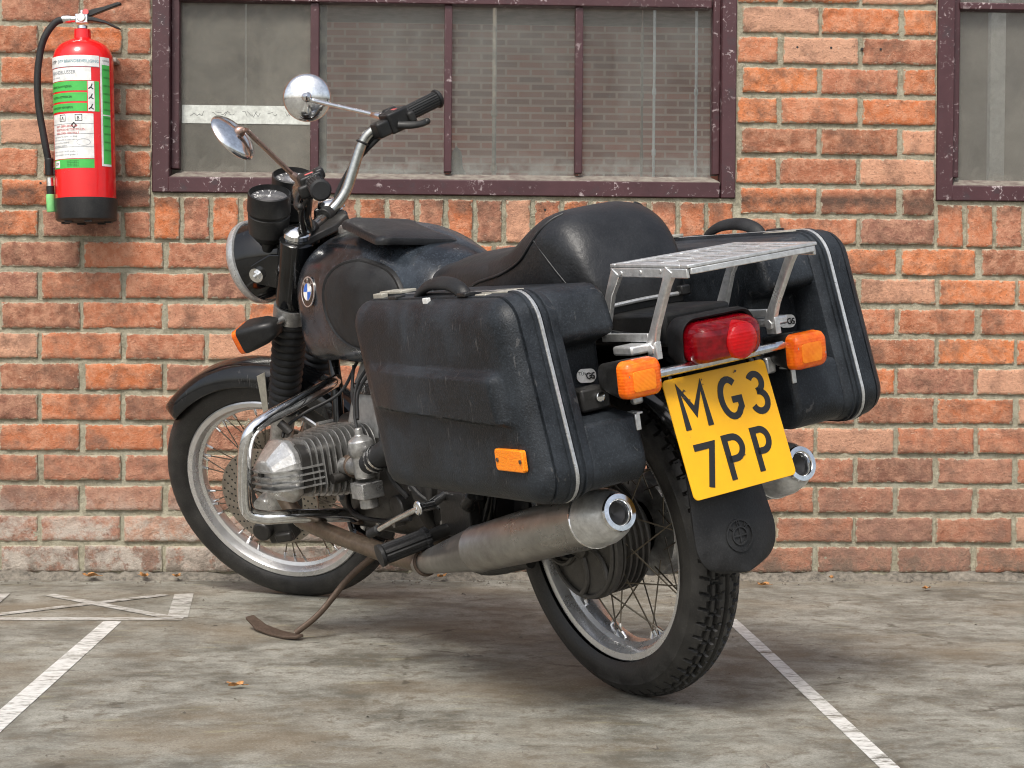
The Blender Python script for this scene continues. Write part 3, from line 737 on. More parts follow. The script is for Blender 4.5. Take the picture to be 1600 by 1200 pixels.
def rim(parent, c, R0, hw, mat='rimalu'):
    g = G(); d = .0035
    out = [(hw, R0), (hw-.002, R0-.012), (hw-.010, R0-.017), (hw*.45, R0-.021), (hw*.30, R0-.029), (0, R0-.031)]
    inn = [(y*(1 if y > hw*.9 else 1)-(.003 if y > .004 else 0), r+d) for y, r in out]
    full = [(y, r) for y, r in out]+[(-y, r) for y, r in out[::-1][1:]]
    full += [(-y, r) for y, r in inn]+[(y, r) for y, r in inn[::-1][1:]]
    lathe_closed(g, full, c); return g.ob('rim', mat, parent, smooth=30)
def spokes(parent, c, hubs, Rrim, N):
    """hubs = [(y, radius) left, (y, radius) right]"""
    base = []
    for side in (0, 1):
        for dirn in (1, -1):
            y, hr = hubs[side]; g = G()
            a0, a1 = 0, R(31)*dirn
            p0 = V(hr*math.cos(a0), y, hr*math.sin(a0)); p1 = V(Rrim*math.cos(a1), y*.10, Rrim*math.sin(a1))
            d = (p1-p0).normalized(); g.cyl(p0, p1, .0016, n=6); g.cur = 1; g.cyl(p1-d*.016, p1+d*.001, .0034, n=8)
            b = g.ob('spoke', ('spoke', 'chrome'), parent, smooth=40); base.append(b)
    for k in range(N//4):
        for q, b in enumerate(base):
            o = b if k == 0 else b.copy()
            if k: S.collection.objects.link(o)
            o.parent = parent
            ang = 2*math.pi*(k/(N//4)) + (q//2)*math.pi/(N//4)*.5+(R(-31) if q % 2 else 0)*0 + (q % 2)*math.pi/(N//4)
            o.matrix_local = Matrix.Translation((c[0], 0, c[1])) @ Matrix.Rotation(-ang, 4, 'Y')

# ---- rear wheel
rw = empty('rear_wheel', parent=bike); C0 = (0, RRW)
tyre('tyre', rw, C0, RRW, .052, R(121), 62, 16, groove_rear, .0075, 1.10)
rim(rw, C0, .2425, .041)
spokes(rw, C0, [(.058, .098), (-.045, .085)], .2135, 40)
g = G(); P = lambda y: (0, y, RRW)
prof = [(.0, .03)]
g.lathe([(0, .02), (0, .072), (.004, .108), (.008, .112), (.020, .112), (.022, .104)]+[q for i in range(5) for q in ((.024+i*.014, .100), (.025+i*.014, .109), (.029+i*.014, .109), (.030+i*.014, .100))]+[(.095, .096), (.10, .075), (.125, .06), (.13, .02)], (0, .094, RRW), (0, -1, 0), 72)
g.ob('brake_drum', 'drum', rw, smooth=30)
g = G()
for k in range(6):
    a = 2*math.pi*k/6+.2; pts = []
    for i in range(7):
        t = i/6; rr_ = .03+.072*t; b = a+.45*t*t; pts.append(V(rr_*math.cos(b), .0955, RRW+rr_*math.sin(b)))
    g.tube(pts, .0062, 8, smooth=False)
g.torus((0, .0955, RRW), (0, 1, 0), .105, .0045, 60, 8); g.lathe([(0, .032), (.012, .030), (.018, .022), (.026, .018), (.028, .001)], (0, .09, RRW), (0, 1, 0), 24)
g.ob('hub_cover', 'drum', rw, smooth=40)
g = G(); g.lathe([(0, .055), (.01, .10), (.05, .105), (.07, .085), (.085, .05), (.09, .001)], (0, -.045, RRW), (0, -1, 0), 40); g.ob('final_drive', 'engine', rw, smooth=40)

# ---- front wheel (steered)
fw = fork(empty('front_wheel', parent=bike)); CF = (WB, RFW)
tyre('tyre', fw, CF, RFW, .043, R(134), 70, 8, groove_front, .003)
rim(fw, CF, .256, .035)
spokes(fw, CF, [(.034, .042), (-.034, .042)], .226, 40)
g = G(); g.lathe([(0, .012), (0, .03), (.012, .046), (.018, .046), (.022, .032), (.064, .032), (.068, .046), (.074, .046), (.086, .03), (.086, .012)], (WB, .043, RFW), (0, -1, 0), 40); g.cyl((WB, .11, RFW), (WB, -.11, RFW), .009)
g.ob('hub', 'engine', fw, smooth=35)
for sgn in (1, -1):
    g = G(); y0 = .062*sgn
    rs = []
    for i in range(96):
        a = 2*math.pi*i/96; c_, s_ = math.cos(a), math.sin(a)
        rs.append([(WB+r_*c_, y_, RFW+r_*s_) for r_, y_ in ((.138, y0-.003), (.138, y0+.003), (.094, y0+.003), (.094, y0-.003))])
    g.rings(rs, closed=True)
    g.cur = 1
    for k in range(32):
        for q in range(4):
            a = 2*math.pi*(k+q*.28)/32; r_ = .101+q*.010
            p = V(WB+r_*math.cos(a), y0, RFW+r_*math.sin(a)); g.cyl(p-V(0, .0033, 0), p+V(0, .0033, 0), .0028, n=8)
    g.cur = 2
    g.lathe([(0, .050), (.004, .062), (.006, .096), (.008, .096)], (WB, y0-.010*sgn, RFW), (0, sgn, 0), 48)
    g.ob('brake_disc', ('disc', 'black', 'enginedark'), fw, smooth=35)
# ---- fork
def fl(z, dy=0): return V(1.2+(.75-z)*.543, dy, z)
for sgn in (1, -1):
    lg = fork(empty('fork_leg', parent=bike)) ; Y = .0925*sgn
    g = G(); g.cyl(fl(.31, Y), fl(.57, Y), .0265, .030, 24)
    g.tube([fl(.36, Y), fl(.335, Y)+V(.02, 0, 0), V(WB, Y, RFW)], .021, 14); g.cyl(V(WB, Y+.022*sgn, RFW), V(WB, Y-.03*sgn, RFW), .021)
    g.cyl(fl(.555, Y), fl(.575, Y), .0325)
    g.ob('slider', 'engine', lg, smooth=40)
    d = fl(.80, Y)-fl(.57, Y); n = 13; prof = []
    for i in range(n*8+1):
        t = i/(n*8); prof.append((d.length*t, (.0335+.004*t)+.0055*abs(math.sin(math.pi*n*t))))
    g = G(); g.lathe(prof, fl(.57, Y), d, 36); g.ob('gaiter', 'rubber', lg, smooth=60)
    g = G(); g.lathe([(0, .030), (0, .038), (.02, .040), (.168, .041), (.172, .036)], fl(.835, Y), d, 32, (True, True)); g.ob('shroud', 'paint', lg, smooth=40)
    g = G(); g.lathe([(0, .030), (.004, .034), (.014, .033), (.024, .022), (.027, .001)], fl(.990, Y), d, 28); g.cyl(fl(.972, Y), fl(.990, Y), .030)
    g.ob('cap_nut', 'chrome', lg, smooth=40)
    g = G(); a_ = fl(.812, Y); g.cyl(a_-V(-.008, 0, 0.014), a_+V(-.010, 0, .018), .043); g.cyl(a_+V(0, .02*sgn, 0), a_+V(.005, .075*sgn, .004), .008)
    g.ob('clamp', 'engine', lg, smooth=40)
g = G()
for z_, th in ((.975, .018), (.835, .03)):
    g.rings([[fl(z_, .11)+V(-.03, 0, -th/2), fl(z_, .11)+V(.025, 0, -th/2), fl(z_, .11)+V(.025, 0, th/2), fl(z_, .11)+V(-.03, 0, th/2)],
             [fl(z_, .03)+V(-.085, 0, -th/2), fl(z_, .03)+V(.02, 0, -th/2), fl(z_, .03)+V(.02, 0, th/2), fl(z_, .03)+V(-.085, 0, th/2)],
             [fl(z_, -.03)+V(-.085, 0, -th/2), fl(z_, -.03)+V(.02, 0, -th/2), fl(z_, -.03)+V(.02, 0, th/2), fl(z_, -.03)+V(-.085, 0, th/2)],
             [fl(z_, -.11)+V(-.03, 0, -th/2), fl(z_, -.11)+V(.025, 0, -th/2), fl(z_, -.11)+V(.025, 0, th/2), fl(z_, -.11)+V(-.03, 0, th/2)]])
fork(g.ob('fork_yoke', 'enginedark', bike, bevel=.003))
# front mudguard
g = G(); rs = []
for i in range(57):
    t = i/56; a = R(49+128*t); end = min(1, min(t, 1-t)*14); hwid = .064*math.sqrt(max(.05, 1-(1-end)**2)); up = .010*max(0, 1-t*6)**2
    pr = []
    for j in range(15):
        q = -1+2*j/14; yy = hwid*(abs(q)**.75)*(1 if q > 0 else -1); dr = .046*(1-abs(q)**3.0)
        pr.append((yy, .316+dr+up*.6))
    rs.append([(WB+r_*math.cos(a), y_, RFW+r_*math.sin(a)) for y_, r_ in pr+[(y_*.97, r_-.003) for y_, r_ in pr[::-1]]])
g.rings(rs); fm = fork(g.ob('front_mudguard', 'paint', bike, smooth=50))
g = G()
for sgn in (1, -1):
    g.rings([[V(1.352, .064*sgn, .662), V(1.325, .064*sgn, .668), V(1.325, .067*sgn, .668), V(1.352, .067*sgn, .662)], [V(1.385, .066*sgn, .53), V(1.372, .066*sgn, .53), V(1.372, .069*sgn, .53), V(1.385, .069*sgn, .53)]])
fork(g.ob('mudguard_stay', 'beige', bike, smooth=0))
# caliper
g = G(); g.box((1.455, .075, .245), (.075, .055, .06)); g.cyl((1.49, .095, .262), (1.49, .125, .262), .026); g.box((1.44, .105, .232), (.05, .02, .025))
fork(g.ob('brake_caliper', 'enginedark', bike, bevel=.005))
# headlight
hl = fork(empty('headlight', parent=bike)); HC = V(1.262, 0, .930); hd = V(1, 0, -.06).normalized()
g = G(); g.lathe([(-.140, .001), (-.137, .025), (-.127, .050), (-.105, .072), (-.072, .088), (-.034, .096), (0, .099), (.002, .092)], HC, hd, 56); g.ob('shell', 'paint', hl, smooth=50)
g = G(); g.lathe([(-.004, .099), (-.002, .104), (.008, .1045), (.018, .101), (.024, .094), (.022, .090)], HC, hd, 56); g.ob('bezel', 'strip', hl, smooth=50)
g = G(); g.lathe([(.016, .093), (.026, .070), (.032, .035), (.033, .001)], HC, hd, 48); g.ob('lens', 'dial', hl, smooth=50)
for sgn in (1, -1):
    g = G(); b = V(1.212, .093*sgn, .925); g.cyl(b, b+V(0, .010*sgn, 0), .018, n=28); g.cyl(b+V(0, .010*sgn, 0), b+V(0, .018*sgn, 0), .0125, n=6); g.cyl(b+V(0, .018*sgn, 0), b+V(0, .026*sgn, 0), .005, n=12)
    g.ob('mounting_bolt', 'chrome', hl, smooth=25)
    g = G(); ys = (.086*sgn, .094*sgn)
    out = [(1.235, .945), (1.235, .905), (1.19, .885), (1.14, .862), (1.10, .875), (1.10, .95), (1.16, .965), (1.20, .955)]
    g.rings([[V(x, y, z) for x, z in out] for y in ys]); g.ob('bracket', 'paint', hl, bevel=.003)
# instruments
for sgn in (1, -1):
    name = 'speedometer' if sgn > 0 else 'tachometer'
    it = fork(empty(name, parent=bike)); base = V(1.164, .062*sgn, 1.000); top = V(1.116, .062*sgn, 1.100); d = (top-base).normalized(); L = (top-base).length
    g = G(); g.lathe([(-.035, .001), (-.035, .015), (-.012, .017), (-.008, .030), (.006, .041), (.012, .047), (.058, .050), (.060, .047), (.064, .048), (.068, .0515), (L+.002, .0505), (L+.004, .047), (L-.010, .044), (L-.010, .001)], base, d, 44); g.ob('instrument_cup', 'plastic', it, smooth=35)
    g = G(); g.lathe([(L-.0085, .0435), (L-.0075, .030), (L-.007, .001)], base, d, 40); g.ob('dial', 'dial', it, smooth=50)
    q = d.orthogonal().normalized(); 
    if q.x > 0: q = -q
    e = d.cross(q)
    g = G()
    for k in range(11):
        a = R(-130+26*k); c_ = base+d*(L-.0068)
        g.cyl(c_-(q*math.cos(a)+e*math.sin(a))*.031, c_-(q*math.cos(a)+e*math.sin(a))*.037, .0011, n=6)
    g.tube([base+d*(L-.0065), base+d*(L-.0065)+q*.012+e*.028], .0009, 6)
    g.lathe([(L-.0066, .004), (L-.004, .003), (L-.0035, .0001)], base, d, 12)
    g.ob('dial_marks', 'white', it, smooth=0)
g = G(); g.box((1.14, 0, .985), (.05, .12, .012)); g.tube([V(1.16, .05, .97), V(1.10, .03, .95), V(1.06, .04, .97)], .012); g.tube([V(1.15, -.05, .97), V(1.09, -.02, .94), V(1.06, .0, .97)], .010)
fork(g.ob('instrument_bracket', 'plastic', bike, bevel=.002))
# handlebar
g = G(); hb = [V(1.058, .0, .990), V(1.056, .055, .992), V(1.020, .105, 1.022), V(.968, .175, 1.112), V(.925, .207, 1.133), V(.885, .232, 1.136), V(.815, .326, 1.139)]
g.tube([V(p.x, -p.y, p.z) for p in hb[:0:-1]]+hb, .0135, 16); fork(g.ob('handlebar', 'barchrome', bike, smooth=50))
g = G()
for sgn in (1, -1): g.cyl(V(1.06, .032*sgn, .99), V(1.06, .06*sgn, .99), .021, n=20); g.cyl(V(1.065, .045*sgn, .955), V(1.06, .045*sgn, .985), .018)
fork(g.ob('bar_clamp', 'plastic', bike, bevel=.002))
for sgn in (1, -1):
    a, b = V(.872, .249*sgn, 1.1365), V(.812, .330*sgn, 1.139); L = (b-a).length; d = (b-a).normalized()
    g = G(); rs = []
    q = V(0, 0, 1); e = d.cross(q).normalized(); q = e.cross(d)
    for (t, rad, rb) in ((0, .021, 0), (.004, .0225, 0), (.008, .0215, 0), (.010, .0195, .0020), (L-.008, .0200, .0020), (L-.006, .0235, 0), (L-.001, .0235, 0), (L+.004, .019, 0)):
        rs.append([a+d*t+(q*math.cos(2*math.pi*j/72)+e*math.sin(2*math.pi*j/72))*(rad-(rb if j % 4 == 0 else 0)) for j in range(72)])
    g.rings(rs); fork(g.ob('grip', 'rubber', bike, smooth=25))
    sg = fork(empty('switchgear', parent=bike)); m_ = V(.890, .228*sgn, 1.136)
    T = Matrix.Translation(m_) @ Matrix.Rotation(math.atan2(d.y, d.x)-math.pi/2, 4, 'Z')
    g = G(); g.box((0, 0, -.002), (.054, .058, .052), T); g.box((.006, -.046, -.006), (.042, .036, .038), T); g.box((-.022, .004, .016), (.022, .036, .024), T); g.box((.022, .030, -.006), (.03, .02, .03), T)
    g.ob('switch_housing', 'plastic', sg, bevel=.006, seg=3)
    g = G(); g.box((-.026, -.004, .010), (.006, .016, .008), T); g.box((0, .006, .0225), (.020, .010, .004), T); g.ob('switch_button', 'switchred', sg, bevel=.001)
    g = G(); g.tube([T @ V(.028, -.01, -.010), T @ V(.046, .014, -.020), T @ V(.052, .036, -.026), T @ V(.048, .052, -.028)], [.008, .007, .006, .006], 10, flat=1.4); g.lathe([(-.008, .001), (-.005, .007), (0, .0085), (.005, .007), (.008, .001)], T @ V(.048, .056, -.028), (0, 1, 0), 14)
    g.ob('hand_lever', 'plastic', sg, smooth=50)
# mirrors
def mirror(mount, bend, cen, nworld, Rm, stem):
    m_ = fork(empty('mirror', parent=bike)); n = world_to_fork_dir(nworld); cen = Vector(cen)
    g = G(); g.lathe([(.020, .001), (.019, .010), (.015, .030), (.008, .050), (.001, .0595), (-.003, .0605), (-.006, .058)], cen, n, 48); g.ob('mirror_shell', 'chrome', m_, smooth=50)
    g = G(); g.lathe([(-.0052, .058), (-.0050, .001)], cen, n, 40); g.ob('mirror_glass', 'mirror', m_, smooth=0)
    g = G(); h = cen+n*.018; g.tube([Vector(mount), Vector(bend)], .0056, 10); g.tube([Vector(bend), h], .0056, 10); g.lathe([(-.004, .014), (.006, .013), (.012, .009), (.018, .001)], h-n*.002, n, 16)
    g.lathe([(-.012, .010), (.03, .008), (.034, .005)], Vector(mount), Vector(bend)-Vector(mount), 12)
    g.ob('mirror_stem', stem, m_, smooth=50)
mirror((.925, -.235, 1.150), (1.137, -.297, 1.226), (1.150, -.310, 1.231), (.02, -.99, -.05), .06, 'chrome')
mirror((.925, .215, 1.140), (.951, .300, 1.301), (.985, .305, 1.294), (.70, -.40, .60), .06, 'coppery')
# cables at the bars
cab = [[V(.90, -.205, 1.125), V(.97, -.185, 1.10), V(1.06, -.14, 1.02), V(1.10, -.08, .93), V(1.05, -.05, .86)], [V(.91, -.20, 1.12), V(1.0, -.165, 1.07), V(1.05, -.10, 1.0), V(1.09, -.05, .92)],
       [V(.905, .205, 1.12), V(.99, .16, 1.06), V(1.05, .09, .98), V(1.08, .04, .90)], [V(.92, .20, 1.12), V(1.0, .13, 1.04), V(1.11, .07, .97), V(1.15, .03, .93)]]
for c_ in cab: g = G(); g.tube(c_, .0055, 8); fork(g.ob('control_cable', 'rubber', bike, smooth=60))
g = G(); g.torus((1.048, .066, 1.0), (.4, -.5, -.7), .016, .003, 20, 8); g.torus((.968, -.175, 1.112), (-.6, -.6, .8), .0135, .003, 20, 8); fork(g.ob('cable_tie', 'rubber', bike))
# front indicators
def rring(c, ey, ez, hw, hh, rad, n=6):
    out = []
    for q, (sy, sz) in enumerate(((1, 1), (-1, 1), (-1, -1), (1, -1))):
        for k in range(n+1):
            a = math.pi/2*(q+k/n); out.append(c+ey*(sy*(hw-rad)+rad*math.cos(a))+ez*(sz*(hh-rad)+rad*math.sin(a)))
    return out
for sgn in (1, -1):
    it = fork(empty('front_indicator', parent=bike)); ey, ez = V(0, 1, 0), V(.1, 0, 1).normalized(); dx_ = V(1, 0, -.1).normalized(); b = V(1.165, .168*sgn, .810)
    g = G(); g.rings([rring(b+dx_*t, ey, ez, hw, hh, min(hh*.6, .015)) for t, hw, hh in ((-.002, .014, .012), (.004, .024, .019), (.03, .036, .027), (.07, .041, .031), (.090, .042, .032))]); g.ob('indicator_body', 'plastic', it, smooth=45)
    g = G(); g.rings([rring(b+dx_*t, ey, ez, hw, hh, .012) for t, hw, hh in ((.0905, .041, .031), (.104, .040, .030), (.110, .034, .024))]); g.ob('indicator_lens', 'orange', it, smooth=45)

# ---- tank
def super_sec(x, zt, zb, hw, n=2.5, m=40, nb=None):
    zc, hh = (zt+zb)/2, (zt-zb)/2; out = []
    for j in range(m):
        a = 2*math.pi*j/m; c_, s_ = math.cos(a), math.sin(a); e = n if s_ > 0 else (nb or n)
        out.append(V(x, hw*math.copysign(abs(c_)**(2/e), c_), zc+hh*math.copysign(abs(s_)**(2/e), s_)))
    return out
def interp(st, x):
    st = sorted(st, key=lambda q: q[0])
    if x <= st[0][0]: return st[0]
    for a, b in zip(st, st[1:]):
        if x <= b[0]: t = (x-a[0])/(b[0]-a[0]); t2 = t; return tuple(p+(q-p)*t2 for p, q in zip(a, b))
    return st[-1]
def resample(st, n):
    """Catmull-Rom stations"""
    P = [tuple(2*a-b for a, b in zip(st[0], st[1]))]+list(st)+[tuple(2*a-b for a, b in zip(st[-1], st[-2]))]; out = []
    for i in range(1, len(P)-2):
        for k in range(n):
            t = k/n; out.append(tuple(.5*(2*b+(c-a)*t+(2*a-5*b+4*c-d)*t*t+(3*b-a-3*c+d)*t**3) for a, b, c, d in zip(*P[i-1:i+3])))
    out.append(st[-1]); return out
TANK = [(1.022, .82, .735, .040), (1.014, .872, .694, .092), (.988, .920, .670, .132), (.935, .947, .665, .155), (.86, .962, .668, .160), (.78, .967, .664, .166), (.68, .960, .663, .163), (.60, .944, .666, .152), (.54, .925, .674, .138), (.48, .900, .69, .122), (.43, .868, .72, .10), (.412, .84, .76, .06)]
TS = resample(TANK, 4); TN, TB = 2.35, 5.5
tk = empty('fuel_tank', parent=bike)
g = G(); g.rings([super_sec(*s_, n=TN, m=56, nb=TB) for s_ in TS]); g.ob('tank_shell', 'tankpaint', tk, smooth=60)
def tank_y(x, z):
    _, zt, zb, hw = interp(TS, x); zc, hh = (zt+zb)/2, (zt-zb)/2; t = min(.999, abs(z-zc)/hh); e = TN if z > zc else TB
    return hw*(1-t**e)**(1/e)
for sgn in (1, -1):
    g = G(); cx, cz = .637, .798; rs = []; no = 64
    # D shaped pad: tall rounded front, tapering back
    def outl(a):
        c_, s_ = math.cos(a), math.sin(a); ex = .145 if c_ > 0 else .155; ez = .102
        r_ = 1/((abs(c_)/ex)**2.6+(abs(s_)/ez)**2.6)**(1/2.6)
        x = cx+r_*c_; z = cz+r_*s_
        if c_ < 0: z += -.020*(-c_)
        if s_ < 0 and c_ > -.3: x -= .085*((-s_)**1.4)*(c_+.3)/1.3
        return x, z
    for s_, h in ((0.001, .009), (.3, .009), (.6, .009), (.80, .0088), (.90, .0075), (.935, .0045), (.95, .006), (.985, .0075), (1.0, .004), (1.005, .0)):
        row = []
        for k in range(no):
            x, z = outl(2*math.pi*k/no); x = cx+(x-cx)*s_; z = cz+(z-cz)*s_
            row.append(V(x, sgn*(tank_y(x, z)+h), z))
        rs.append(row)
    g.rings(rs, (True, False)); g.ob('knee_pad', 'rubber', tk, smooth=45)
def roundel(name, parent, c, n, up, r, T=None):
    c = Vector(c); n = Vector(n).normalized(); up = Vector(up); up = (up-n*up.dot(n)).normalized(); rt = up.cross(n)*1
    e = empty(name, parent=parent) if False else None
    pl = lambda u, v, h=0: c+rt*u+up*v+n*h
    g = G(); g.cur = 0
    g.lathe([(0, r), (.0022, r*.995), (.0024, r*.93), (.002, r*.92)], c, n, 48)
    g.cur = 1; g.lathe([(.0020, r*.93), (.0022, .0001)], c, n, 48)
    g.cur = 0; g.lathe([(.0022, r*.60), (.0034, r*.585), (.0034, r*.555), (.0022, r*.55)], c, n, 40)
    for q in range(4):
        g.cur = 2 if q in (1, 3) else 3
        pts = [(0, 0)]+[(r*.555*math.cos(math.pi/2*(q+k/8)), r*.555*math.sin(math.pi/2*(q+k/8))) for k in range(9)]
        g.add([pl(u, v, .0030) for u, v in pts], [tuple(range(len(pts)))])
    g.cur = 0
    for ch, a in (('B', 45), ('M', 0), ('W', -45)):
        wv_, st = GLY[ch]; hgt = r*.24
        def pp(u, v, h, a=a, w_=wv_*hgt): 
            uu_, vv = u-w_/2, v+r*.63; a_ = R(a); return pl(uu_*math.cos(a_)-vv*math.sin(a_), uu_*math.sin(a_)+vv*math.cos(a_), .0026+h)
        stroke_geo(g, [[(x*hgt, y*hgt) for x, y in q] for q in st], pp, r*.05, .0004)
    return g.ob(name, ('silver', 'badge', 'blue', 'white'), parent, smooth=30)
ey_ = tank_y(.868, .836)
roundel('tank_badge', tk, (.866, ey_+.003, .836), (.02, .98, .16), (0, 0, 1), .035)
roundel('tank_badge', tk, (.866, -ey_-.003, .836), (.02, -.98, .16), (0, 0, 1), .035)
g = G(); g.lathe([(0, .040), (.012, .040), (.018, .034), (.020, .001)], (.865, .02, .955), (-.05, 0, 1), 36); g.ob('filler_cap', 'engine', tk, smooth=40)
roundel('cap_badge', tk, (.862, .02, .9755), (-.05, 0, 1), (1, 0, 0), .030)
# loose pad on top of the tank
g = G(); T = Matrix.Translation((.625, .035, .950)) @ Matrix.Rotation(R(8), 4, 'X') @ Matrix.Rotation(R(-13), 4, 'Y') @ Matrix.Rotation(R(-6), 4, 'Z')
rs = []
for s_, zz in ((.90, -.012), (.985, -.009), (1.0, -.002), (.985, .005), (.90, .0085), (.5, .0105), (.01, .011)):
    rs.append([T @ (V(p.x*s_, p.y*s_, zz-.012*(p.y*s_/.1)**2)) for p in rring(V(0, 0, 0), V(1, 0, 0), V(0, 1, 0), .125, .098, .03, 8)])
g.rings(rs); g.ob('tank_pad', 'vinyl', tk, smooth=50)

# ---- seat
SEAT = [(.470, .838, .800, .04), (.458, .856, .788, .070), (.42, .866, .778, .092), (.38, .869, .776, .108), (.34, .874, .775, .120), (.28, .884, .774, .130), (.20, .887, .773, .134), (.12, .890, .772, .136), (.065, .902, .770, .137), (.015, .927, .768, .136), (-.030, .947, .767, .134), (-.065, .952, .766, .132), (-.100, .943, .765, .127), (-.130, .920, .764, .121), (-.154, .886, .763, .112), (-.172, .842, .763, .100), (-.182, .81, .765, .085), (-.184, .79, .77, .07)]
SS = resample(SEAT, 4); SN = 3.2
st_ = empty('seat', parent=bike)
def seat_sec(s_):
    out = super_sec(*s_, n=SN, m=60, nb=5)
    for p in out:
        p.z += .0022*nz(p.x*16, p.y*16, p.z*16)+.0012*nz(p.x*45, p.y*20, p.z*45)
    return out
g = G(); g.rings([seat_sec(s_) for s_ in SS]); g.ob('seat_cushion', 'vinyl', st_, smooth=70)
def seat_y(x, z):
    _, zt, zb, hw = interp(SS, x); zc, hh = (zt+zb)/2, (zt-zb)/2; t = min(.9995, abs(z-zc)/hh)
    e = SN if z > zc else 5; return hw*(1-t**e)**(1/e)
def on_seat(path, name, rad=.003):
    for sgn in (1, -1):
        g = G(); pts = []
        for (x, z) in path: pts.append(V(x, sgn*seat_y(x, z), z))
        g.tube(pts, rad, 8, res=6); g.ob(name, 'vinyl', st_, smooth=60)
on_seat([(.30, .800), (.24, .812), (.17, .832), (.08, .845), (.01, .866), (-.03, .895), (-.055, .920), (-.07, .936), (-.078, .943)], 'piping', .0034)
on_seat([(-.04, .903), (-.075, .870), (-.11, .830), (-.145, .785)], 'seam', .0018)
g = G(); rs = [[V(p.x, p.y*1.02, z_) for p in [V(x, s*interp(SS, x)[3], 0) for x in [i/10*.64-.182 for i in range(11)] for s in (1,)]+[V(x, s*interp(SS, x)[3], 0) for x in [i/10*.64-.182 for i in range(10, -1, -1)] for s in (-1,)]] for z_ in (.756, .772)]
g.rings(rs); g.ob('seat_base', 'plastic', st_, smooth=30)
g = G(); g.tube([V(-.12, .132, .765), V(-.165, .112, .768), V(-.184, .08, .77), V(-.188, 0, .772), V(-.184, -.08, .77), V(-.165, -.112, .768), V(-.12, -.132, .765)], .004, 8); g.ob('seat_trim', 'strip', st_)
g = G(); g.box((-.186, -.085, .775), (.022, .022, .018)); g.ob('seat_catch', 'plastic', st_, bevel=.003)

# ---- frame and running gear
fr_ = empty('frame', parent=bike)
def ft(pts, r_=.014, name='frame_tube', mat='paint', res=6): g = G(); g.tube([V(*p) for p in pts], r_, 12, res=res); return g.ob(name, mat, fr_, smooth=50)
g = G(); g.cyl((1.135, 0, .80), (1.055, 0, .948), .030); g.ob('steering_head', 'paint', fr_, smooth=40)
ft([(1.08, 0, .90), (.75, 0, .82), (.45, 0, .80)], .022)
for s in (1, -1):
    ft([(1.10, .03*s, .84), (.99, .065*s, .66), (.955, .10*s, .45), (.93, .11*s, .30), (.86, .11*s, .25), (.45, .11*s, .25), (.30, .12*s, .33), (.24, .12*s, .50), (.34, .10*s, .74)])
    ft([(.95, .03*s, .84), (.60, .10*s, .72), (.34, .11*s, .76)], .011)
    ft([(.45, .11*s, .765), (.10, .125*s, .755), (-.12, .125*s, .735), (-.30, .115*s, .715)], .012)
    ft([(.26, .12*s, .40), (.02, .125*s, .62), (-.10, .125*s, .735)], .010)
    ft([(.36, .08*s, .30), (.20, .115*s, .31), (0, .118*s, .322)], .024 if s > 0 else .034, 'swing_arm')
    g = G(); a, b = V(.015, .135*s, .34), V(.075, .130*s, .69); g.cyl(a, b, .012)
    n = 90; g.tube([a.lerp(b, .25+.68*i/n)+V(math.cos(i*.75)*.030, math.sin(i*.75)*.030, 0) for i in range(n)], .0042, 6, smooth=False); g.cyl(a.lerp(b, .1), a.lerp(b, .38), .023)
    g.ob('shock_absorber', 'enginedark', fr_, smooth=50)
g = G(); g.box((.33, 0, .58), (.20, .19, .30)); g.box((.10, 0, .70), (.24, .15, .09)); g.ob('battery_box', 'plastic', fr_, bevel=.01)
g = G(); g.box((-.20, 0, .725), (.26, .15, .06)); g.box((-.30, 0, .70), (.10, .10, .05)); g.ob('tool_tray', 'plastic', fr_, bevel=.008)
# rear mudguard and flap
g = G(); rs = []
for i in range(41):
    t = i/40; a = R(48+108*t); rc = .362+.06*max(0, (t-.45)/.55)**1.2; pr = []
    for j in range(13):
        q = -1+2*j/12; pr.append((.078*q, rc+.024*(1-abs(q)**3)-.024))
    rs.append([(r_*math.cos(a), y_, RRW+r_*math.sin(a)) for y_, r_ in pr+[(y_*.97, r_-.003) for y_, r_ in pr[::-1]]])
g.rings(rs); g.ob('rear_mudguard', 'paint', bike, smooth=50)
fl_ = empty('mud_flap', parent=bike); g = G(); vs, fs = [], []; nu, nv = 24, 30
def flp(u, v, off=0):
    """u -1..1, v 0 top..1 bottom"""
    hw = .076+.014*min(1, v*1.6); k = max(0, (v-.60)/.40); hw *= max(.05, (1-min(1, k)**2.7)**(1/2.7))
    z = .468-.182*v
    x = -.352-.030*v+.018*u*u+.014*max(0, v-.6)
    return V(x-off, u*hw, z)
for th in (0, .004):
    for j in range(nv+1):
        for i in range(nu+1): vs.append(flp(-1+2*i/nu, (j/nv)*(2-j/nv) if j < nv else .9995, th))
N1 = (nu+1)*(nv+1)
for j in range(nv):
    for i in range(nu): a = j*(nu+1)+i; fs += [(a, a+1, a+nu+2, a+nu+1), (N1+a, N1+a+nu+1, N1+a+nu+2, N1+a+1)]
per = [i for i in range(nu+1)]+[j*(nu+1)+nu for j in range(1, nv+1)]+[nv*(nu+1)+i for i in range(nu-1, -1, -1)]+[j*(nu+1) for j in range(nv-1, 0, -1)]
for a, b in zip(per, per[1:]+per[:1]): fs.append((a, b, N1+b, N1+a))
obj('flap', vs, fs, 'rubber', fl_, smooth=50)
g = G()
def fpl(u, v, h=0): p = flp(-(u-.006)/.09, .64-v/.182, .004+h); return p
for rr_ in (.0275, .0155): stroke_geo(g, [arc(.0, -.0, rr_, rr_, 0, 360, 36)], fpl, .0026, .0030)
stroke_geo(g, [[(-.0155, 0), (.0155, 0)], [(0, -.0155), (0, .0155)]], fpl, .0026, .0030)
